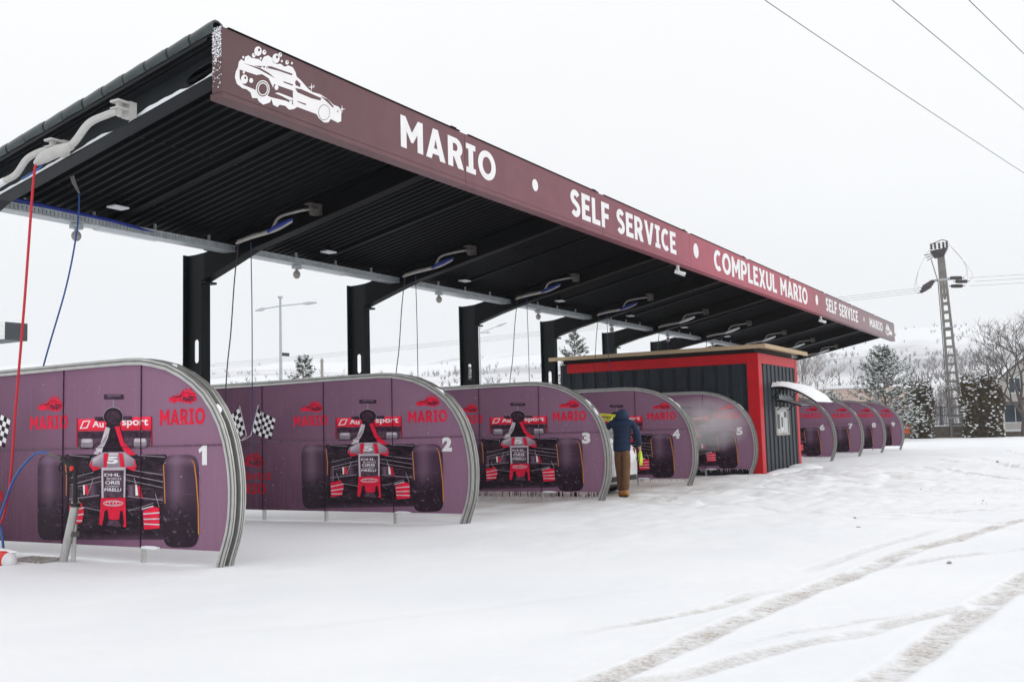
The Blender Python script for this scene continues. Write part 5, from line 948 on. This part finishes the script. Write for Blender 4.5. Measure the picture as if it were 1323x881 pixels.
def hedge(label, x, y0, y1, H, seed, shape):
    rg = random.Random(seed); t_ = thing('clipped_hedge', label, 'hedge', (x, (y0+y1)/2, 0), 'clipped thuja hedges'); w_ = (y1-y0)/2; mb = MB(); mb.box(-w_*.5, w_*.5, -w_*.72, w_*.72, -.05, H*.85); mb.build('core', 'thuja_core', t_)
    lv, sn = MB(), MB()
    for k in range(11000):
        a = rg.random()*6.283; zz = rg.random()**.9*H; rad_ = 1+.10*math.sin(zz*2.1+seed)+.06*math.sin(5*a+zz); top = shape(math.cos(a)) if True else H
        ex = math.copysign(abs(math.cos(a))**.45, math.cos(a)); ey = math.copysign(abs(math.sin(a))**.45, math.sin(a)); q = rg.uniform(.86, 1.03) if zz < H*.9 else rg.uniform(.1, 1.0); p_ = Vector((ex*w_*.68*rad_*q, ey*w_*rad_*q, zz*(1+.05*math.sin(4*a))))
        d_ = Vector((ex*.4+rg.gauss(0, .3), ey*.4+rg.gauss(0, .3), .6+rg.gauss(0, .4))).normalized(); s_ = d_.cross(Vector((rg.gauss(0, 1), rg.gauss(0, 1), rg.gauss(0, 1)))).normalized()*rg.uniform(.03, .07); e_ = p_+d_*rg.uniform(.10, .24); lv.add([p_-s_, p_+s_, e_+s_*.5, e_-s_*.5], [(0, 1, 2, 3)], rg.choice((0, 0, 1)))
        if rg.random() < .045+(.14 if zz > H*.93 else 0): sn.ell(p_+Vector((ex*.05, ey*.05, .05)), (rg.uniform(.05, .13), rg.uniform(.05, .15), rg.uniform(.03, .07)), 6, 4, jitter=.25)
    tag(lv.build('foliage', ['thuja', 'thuja_green'], t_, fix=False), kind='stuff'); tag(sn.build('snow_load', 'snow', t_, fix=False), kind='stuff')
hedge('narrow snow flecked thuja hedge beside the orange box', 83, 10.95, 12.5, 4.15, 3, lambda c: 1); hedge('wide snow flecked thuja hedge right of the concrete pylon', 83.2, 6.2, 8.8, 4.35, 9, lambda c: 1)

# ------------------------------------------------------------------ yard fence, box, buildings, lamps
fe = thing('yard_fence', 'dark metal mesh fence on a low stone base behind the pylon', 'fence', (85.4, 9.5, 0))
mb = MB(); mb.box(-.15, .15, -3.2, 7.5, -.1, .86); mb.build('base_wall', 'wall_stone', fe); mb = MB(); mb.box(-.2, .2, -3.2, 7.5, .863, .96); bevel(mb.build('snow_cap', 'snow', fe), .04); 
for k in range(6): mb = MB(); mb.box(-.04, .04, -3.1+k*2.1, -3.02+k*2.1, .9, 2.45); mb.build('post', 'fence_metal', fe)
for z in (1.05, 1.7, 2.35): mb = MB(); mb.box(-.02, .02, -3.2, 7.5, z, z+.05); mb.build('rail', 'fence_metal', fe)
mb = MB()
for k in range(150): y = -3.15+k*.071; mb.box(-.01, .01, y, y+.022, .98, 2.4)
tag(mb.build('bars', 'fence_metal', fe), kind='stuff')
w2 = thing('low_wall', 'low stone garden wall with snow on top before the old house', 'wall', (85.0, 3.0, 0)); mb = MB(); mb.box(-.15, .15, -6, 3.15, -.1, .36); mb.build('masonry', 'wall_stone', w2); mb = MB(); mb.box(-.3, .3, -6, 3.15, .363, .52); bevel(mb.build('snow_cap', 'snow', w2), .05)
ob = thing('grit_box', 'orange box on thin legs with a snow cap next to the narrow hedge', 'box', (83.6, 12.85, 0)); mb = MB(); mb.box(-.3, .3, -.36, .36, .42, 1.10); bevel(mb.build('bin', 'orange', ob), .04); mb = MB(); mb.ell((0, 0, 1.15), (.34, .45, .13), 12, 6); mb.build('snow_cap', 'snow', ob, True)
for y in (-.3, .3): mb = MB(); mb.box(-.03, .03, y-.03, y+.03, -.05, .42); mb.build('leg', 'steel_black', ob)
def house(name, label, loc, w_, d_, h_, rh, wallm, roofm, wins, rz=0, gable_x=True):
    t_ = thing(name, label, 'house', loc, rz=rz); mb = MB(); to = lambda a, z, d: (d, a, z); mb.prism([(-w_/2, -.2), (w_/2, -.2), (w_/2, h_), (0, h_+rh), (-w_/2, h_)], to, 0, d_); mb.build('wall', wallm, t_)
    for s_ in (-1, 1):
        mb = MB(); ov = .5; ex = w_/2+ov; ez = h_-rh*ov/(w_/2); mb.prism([(0, h_+rh+.03), (s_*ex, ez+.03), (s_*ex, ez+.16), (0, h_+rh+.17)], to, -.5, d_+.4); rf = mb.build('roof', roofm, t_)
        mb = MB(); mb.prism([(0, h_+rh+.175), (s_*ex, ez+.165), (s_*ex, ez+.30), (0, h_+rh+.31)], to, -.45, d_+.35); mb.build('roof_snow', 'snow', rf)
    for (y, z, ww, hh) in wins:
        wn_ = bpy.data.objects.new('window', None); COL.objects.link(wn_); wn_.parent = t_; mb = MB(); mb.box(-.03, .02, y-ww/2, y+ww/2, z, z+hh); mb.build('pane', 'window_glass', wn_)
        for (a, b0, c, e_) in ((y-ww/2-.1, y-ww/2, z-.1, z+hh+.1), (y+ww/2, y+ww/2+.1, z-.1, z+hh+.1), (y-ww/2, y+ww/2, z+hh, z+hh+.1), (y-ww/2, y+ww/2, z-.1, z), (y-.03, y+.03, z, z+hh)): mb = MB(); mb.box(-.07, .01, a, b0, c, e_); mb.build('window_frame', 'facade_white', wn_)
    return t_
hs = house('old_house', 'grey old house with dark gable roof behind the leafless tree', (104, 5.0, 0), 6.2, 9, 4.6, 2.6, 'plaster_grey', 'roof_dark', [(1.5, 3.7, .9, 1.3), (-.3, 3.7, .9, 1.3), (1.6, 1.0, 1.8, 1.6), (-1.3, .8, 1.4, 1.8)])
mb = MB(); mb.box(-1.6, -.4, -2.9, 3.0, 2.55, 2.85); mb.build('porch_roof', 'roof_dark', hs)
for y in (2.6, .6, -1.6): mb = MB(); mb.box(-1.5, -1.2, y-.2, y+.2, -.1, 2.55); mb.build('porch_pillar', 'plaster_grey', hs)
lb = thing('low_building', 'long low pinkish building with flat snowy roof beyond the fence', 'building', (116, 24, 0)); mb = MB(); mb.box(0, 10, -4.8, 7, -.2, 5.1); mb.build('wall', 'plaster_pink', lb); mb = MB(); mb.box(-.3, 10.3, -5.1, 7.3, 5.103, 5.45); bevel(mb.build('roof_snow', 'snow', lb), .08)
for y in (-3.2, -1, 1.2, 3.4): mb = MB(); mb.box(-.06, .02, y-.06, y+.06, .2, 5.0); mb.build('pilaster', 'plaster_grey', lb)
fb_ = thing('flat_roofed_building', 'white building with a dark ended roof band seen behind the red hose', 'building', (40.3, 60, 0)); mb = MB(); mb.box(-14, -1.75, 0, 9, -.2, 7.3); mb.build('wall', 'facade_white', fb_); mb = MB(); mb.box(-14, -1.55, -1.5, 9, 7.95, 9.03); mb.build('roof_band', 'facade_white', fb_); mb = MB(); mb.box(-1.547, 0, -1.5, 9, 7.92, 9.03); mb.build('roof_band_end', 'facade_dark', fb_); mb = MB(); mb.box(-13, -1.6, 0, 8, 7.303, 7.94); mb.build('soffit', 'facade_dark', fb_)
for k in range(4): mb = MB(); mb.box(-13+k*2.8, -11.4+k*2.8, -.04, .02, 3.2, 6.2); mb.build('window', 'window_glass', fb_)
sh = thing('far_cottage', 'snow covered cottage roof with chimney behind the second column', 'house', (67.5, 70, 0)); mb = MB(); mb.box(-5, 5, 0, 8, -.2, 4.3); mb.build('wall', 'plaster_grey', sh); mb = MB(); mb.prism([(-.6, 4.2), (4, 6.6), (8.6, 4.2)], lambda a, z, d: (d, a, z), -5.6, 5.6); mb.build('roof', 'snow', sh); mb = MB(); mb.box(-.4, .4, 3.2, 4.0, 6.0, 7.5); mb.build('chimney', 'plaster_grey', sh)
def lamp(label, loc, H, arms):
    t_ = thing('street_lamp', label, 'street lamp', loc, 'street lamps behind the yard'); mb = MB(); mb.tube([(0, 0, -.2), (0, 0, H)], [.13, .07], 10); mb.build('pole', 'lamp_post', t_, True); mb = MB(); mb.tube([(0, 0, H), (0, 0, H+.12)], .16, 10); mb.build('cap', 'lamp_post', t_)
    for (dx, dy, dz) in arms:
        e_ = Vector((dx, dy, dz)); mb = MB(); mb.tube([(0, 0, H-.5), Vector((0, 0, H-.45)).lerp(Vector((dx, dy, H-.45+dz)), .65)], .05, 6); mb.build('arm', 'lamp_post', t_, True)
        a = Vector((0, 0, H-.45)).lerp(Vector((dx, dy, H-.45+dz)), .63); b_ = Vector((dx, dy, H-.45+dz)); mb = MB(); mb.tube([a, a.lerp(b_, .3), b_], [.06, .12, .05], 8); mb.build('lamp_head', 'lamp_post', t_, True)
    return t_
l1 = lamp('double armed grey street lamp between the second and third columns', (48.75, 45, 0), 10.3, [(-2.2, 0, -.55), (3.5, 0, .5)]); mb = MB(); mb.box(.1, .7, -.1, .1, 6.6, 6.8); mb.build('camera_arm', 'facade_dark', l1)
lamp('smaller street lamp with two arms seen past the fourth column', (97.3, 60, 0), 13.0, [(4.8, 1.5, .5), (2.8, -2, 1.2)])
po = thing('chimney_pipe', 'thin rusty pipe standing above the second divider', 'pipe', (37.5, 32, 0)); mb = MB(); mb.tube([(0, 0, -.1), (0, 0, 5.0)], .07, 8); mb.build('pipe', 'clod', po, True); mb = MB(); mb.tube([(0, 0, 5.0), (0, 0, 5.12)], [.1, .04], 8); mb.build('cap', 'clod', po)
# ------------------------------------------------------------------ dirty snow clods
rc = random.Random(11); NEARB = 'dirty snow clod among the trampled ruts in front of the kiosk'; FARB = 'dirty snow clod far out on the yard beyond the kiosk'
CL = ['dirty snow clod beside the boot prints leading from the person', 'dirty snow clod beside the boot prints leading from the person', NEARB, NEARB, NEARB, 'lone snow clod between the trampled ruts and the long tyre track', 'lone dark clod between the two long tyre tracks', 'dirty snow clod on the smooth strip below the kiosk', FARB, FARB]
for k, (x, y) in enumerate([(17.31, 5.59), (17.03, 5.38), (15.79, 3.86), (15.56, 3.2), (16.18, 3.21), (14.15, 2.87), (10.99, 1.38), (19.2, 3.91), (32.8, 3.09), (36.5, 2.94)]):
    mb = MB(); s_ = rc.uniform(.02, .05); mb.ell((0, 0, s_*.25), (s_*1.4, s_, s_*.7), 8, 6, jitter=.28); o = mb.build('snow_clod', 'clod', None, True); o.location = (x, y, 0); tag(o, CL[k], 'clod', 'dirty clods on the snow')
mb = MB(); rc = random.Random(21)
for k in range(90):        # grit and crumbs of snow thrown up by tyres and boots
    x, y = rc.gauss(17, 2.6), rc.gauss(3.8, 1.3)
    q = rc.uniform(.004, .010)*(.6+x/20); mb.ell((x, y, q*.2+.005), (q*1.3, q, q*.7), 5, 4, jitter=.3)
tag(mb.build('snow_grit', 'clod', None, fix=False), 'scattered grit and frozen crumbs on the snow', 'grit', kind='stuff')
# ------------------------------------------------------------------ hills, far wood
def hill_mesh():
    az = np.radians(np.linspace(-25, 85, 180)); rr_ = np.concatenate([np.linspace(170, 500, 24), np.linspace(540, 2600, 56)]); AZ, RR = np.meshgrid(az, rr_, indexing='ij'); X_, Y_ = RR*np.cos(AZ), RR*np.sin(AZ)
    d_ = np.degrees(AZ); ridge = np.interp(d_, [-25, -5, 2, 8, 14, 22, 30, 36, 42, 50, 58, 85], [70, 84, 104, 116, 106, 100, 98, 94, 102, 84, 82, 80]); t_ = np.clip((RR-220)/(1500-220), 0, 1); t_ = t_*t_*(3-2*t_); Z_ = ridge*t_*(1+.25*vnoise(X_, Y_, 300, 31))+t_*(18*vnoise(X_, Y_, 160, 32)+8*vnoise(X_, Y_, 60, 33))+np.clip((RR-170)/80, 0, 1)*1.2-1.0+np.clip((RR-1500)/1100, 0, 1)*12
    return X_, Y_, Z_
X_, Y_, Z_ = hill_mesh(); a_, b_ = X_.shape; idx = np.arange(a_*b_).reshape(a_, b_); F_ = np.stack([idx[:-1, :-1], idx[1:, :-1], idx[1:, 1:], idx[:-1, 1:]], -1).reshape(-1, 4)[:, ::-1]
me = bpy.data.meshes.new('snowy_hills'); me.from_pydata(np.stack([X_, Y_, Z_], -1).reshape(-1, 3).tolist(), [], F_.tolist()); me.polygons.foreach_set('use_smooth', [True]*len(F_))
mh = bpy.data.materials.new('hill_snow'); mh.use_nodes = True; t = mh.node_tree; b = t.nodes['Principled BSDF']; l = t.links.new; b.inputs['Roughness'].default_value = .9; b.inputs['Specular IOR Level'].default_value = .1
co = t.nodes.new('ShaderNodeTexCoord'); n1 = t.nodes.new('ShaderNodeTexNoise'); n1.inputs['Scale'].default_value = .0055; n1.inputs['Detail'].default_value = 7; n1.inputs['Roughness'].default_value = .6; mph = t.nodes.new('ShaderNodeMapping'); mph.inputs['Scale'].default_value = (.3, .8, 4.0); l(co.outputs['Object'], mph.inputs[0]); l(mph.outputs[0], n1.inputs['Vector']); rp = t.nodes.new('ShaderNodeValToRGB'); l(n1.outputs['Fac'], rp.inputs[0])
rp.color_ramp.elements[0].position = .36; rp.color_ramp.elements[0].color = (.42, .43, .46, 1); rp.color_ramp.elements[1].position = .52; rp.color_ramp.elements[1].color = (.82, .84, .87, 1); rp.color_ramp.elements.new(.44).color = (.68, .69, .72, 1); l(rp.outputs[0], b.inputs['Base Color']); me.materials.append(mh); tag(link('snowy_hills', me), 'pale snowy hills with patches of grey woodland', 'hills', kind='structure')
def zhill(x, y): return np.interp(math.hypot(x, y), [0, 170, 250, 500], [0, 0, .4, 4])
fw_ = MB(); rg = random.Random(8)
for k in range(1500):
    az = R(rg.uniform(-3, 15.5) if k < 950 else rg.uniform(27, 58)); r_ = rg.uniform(150, 420) if k < 950 else rg.uniform(260, 480); x, y = r_*math.cos(az), r_*math.sin(az); h_ = rg.uniform(5, 10.5)*(1 if k < 950 else .8); z0 = zhill(x, y)-.5; s_ = Vector((-math.sin(az), math.cos(az), 0))
    fw_.tube([(x, y, z0), (x, y, z0+h_)], [.09*h_/7, .02], 3, caps=False)
    for j in range(12):
        zz = z0+h_*rg.uniform(.25, .95); d_ = Vector((rg.gauss(0, .5), rg.gauss(0, .5), rg.uniform(.5, 1.1))).normalized(); L_ = h_*rg.uniform(.14, .34)*(1.1-(zz-z0)/h_*.6); p_ = Vector((x, y, zz)); fw_.add([p_-s_*.05, p_+s_*.05, p_+d_*L_], [(0, 1, 2)]); q = p_+d_*L_*.5; d2 = Vector((rg.gauss(0, .6), rg.gauss(0, .6), rg.uniform(.3, 1))).normalized(); fw_.add([q-s_*.035, q+s_*.035, q+d2*L_*.6], [(0, 1, 2)])
def hill_at(az, r_):
    i = (math.degrees(az)+25)/110*(X_.shape[0]-1); rr_ = np.hypot(X_[0], Y_[0]); i0 = int(i); f_ = i-i0; return float(np.interp(r_, rr_, Z_[i0])*(1-f_)+np.interp(r_, rr_, Z_[i0+1])*f_)
npat = [(R(rg.uniform(-2, 16) if k < 18 else rg.uniform(27, 58)), rg.uniform(520, 1500), rg.uniform(.02, .05), rg.uniform(50, 130)) for k in range(34)]
for k in range(1500):
    if k % 9 == 0: az, r_ = R(rg.uniform(-3, 16) if k % 8 else rg.uniform(27, 58)), rg.uniform(450, 1560)
    else: a0, r0, sa, sr = npat[k % 34]; az, r_ = rg.gauss(a0, sa*.7), min(1450, r0*.85+rg.gauss(0, sr))
    x, y = r_*math.cos(az), r_*math.sin(az); z0 = hill_at(az, r_)-.5; h_ = rg.uniform(4, 8); s_ = Vector((-math.sin(az), math.cos(az), 0)); p_ = Vector((x, y, z0))
    for j in range(6): e_ = p_+Vector((rg.gauss(0, .28)*h_, rg.gauss(0, .28)*h_, h_*rg.uniform(.6, 1))); q = p_+Vector((0, 0, h_*rg.uniform(0, .4))); fw_.add([q-s_*.22, q+s_*.22, e_], [(0, 1, 2)])
tag(fw_.build('far_wood', 'far_tree', None, fix=False), 'grey leafless woodland at the foot of the snowy hills', 'woodland', kind='stuff')

# ------------------------------------------------------------------ winter air and wash spray
hz = MB(); hz.box(-3700, 3700, -3700, 3700, -6, 215); ho = hz.build('haze', []) if False else link('haze', hz.mesh('haze', []))
mv = bpy.data.materials.new('winter_haze'); mv.use_nodes = True; t = mv.node_tree; t.nodes.clear(); vo = t.nodes.new('ShaderNodeOutputMaterial'); pv = t.nodes.new('ShaderNodeVolumePrincipled'); pv.inputs['Color'].default_value = (.97, .98, 1, 1); pv.inputs['Density'].default_value = .00030; pv.inputs['Anisotropy'].default_value = .2; t.links.new(pv.outputs[0], vo.inputs['Volume'])
ho.data.materials.append(mv); tag(ho, kind='stuff')
mb = MB(); mb.ell((0, 0, 0), (1, 1, 1), 24, 14); mi_ = link('spray_mist', mb.mesh('spray_mist', [])); mi_.location = (27.5, 9.75, 1.45); mi_.scale = (.72, 1.55, .85)
mv = bpy.data.materials.new('spray'); mv.use_nodes = True; t = mv.node_tree; t.nodes.clear(); l = t.links.new; vo = t.nodes.new('ShaderNodeOutputMaterial'); pv = t.nodes.new('ShaderNodeVolumePrincipled'); pv.inputs['Color'].default_value = (.98, .98, 1, 1); co = t.nodes.new('ShaderNodeTexCoord'); gr = t.nodes.new('ShaderNodeTexGradient'); gr.gradient_type = 'SPHERICAL'; l(co.outputs['Object'], gr.inputs[0]); no_ = t.nodes.new('ShaderNodeTexNoise'); no_.inputs['Scale'].default_value = 2.6; no_.inputs['Detail'].default_value = 4; l(co.outputs['Object'], no_.inputs['Vector'])
r1 = t.nodes.new('ShaderNodeMapRange'); r1.inputs['From Min'].default_value = .22; r1.inputs['From Max'].default_value = .85; l(no_.outputs['Fac'], r1.inputs[0]); m1 = t.nodes.new('ShaderNodeMath'); m1.operation = 'MULTIPLY'; l(gr.outputs['Fac'], m1.inputs[0]); l(r1.outputs[0], m1.inputs[1]); m2 = t.nodes.new('ShaderNodeMath'); m2.operation = 'MULTIPLY'; m2.inputs[1].default_value = 4.2; l(m1.outputs[0], m2.inputs[0]); l(m2.outputs[0], pv.inputs['Density']); l(pv.outputs[0], vo.inputs['Volume'])
mi_.data.materials.append(mv); tag(mi_, 'pale cloud of wash spray drifting before the fifth divider', 'mist', kind='stuff')
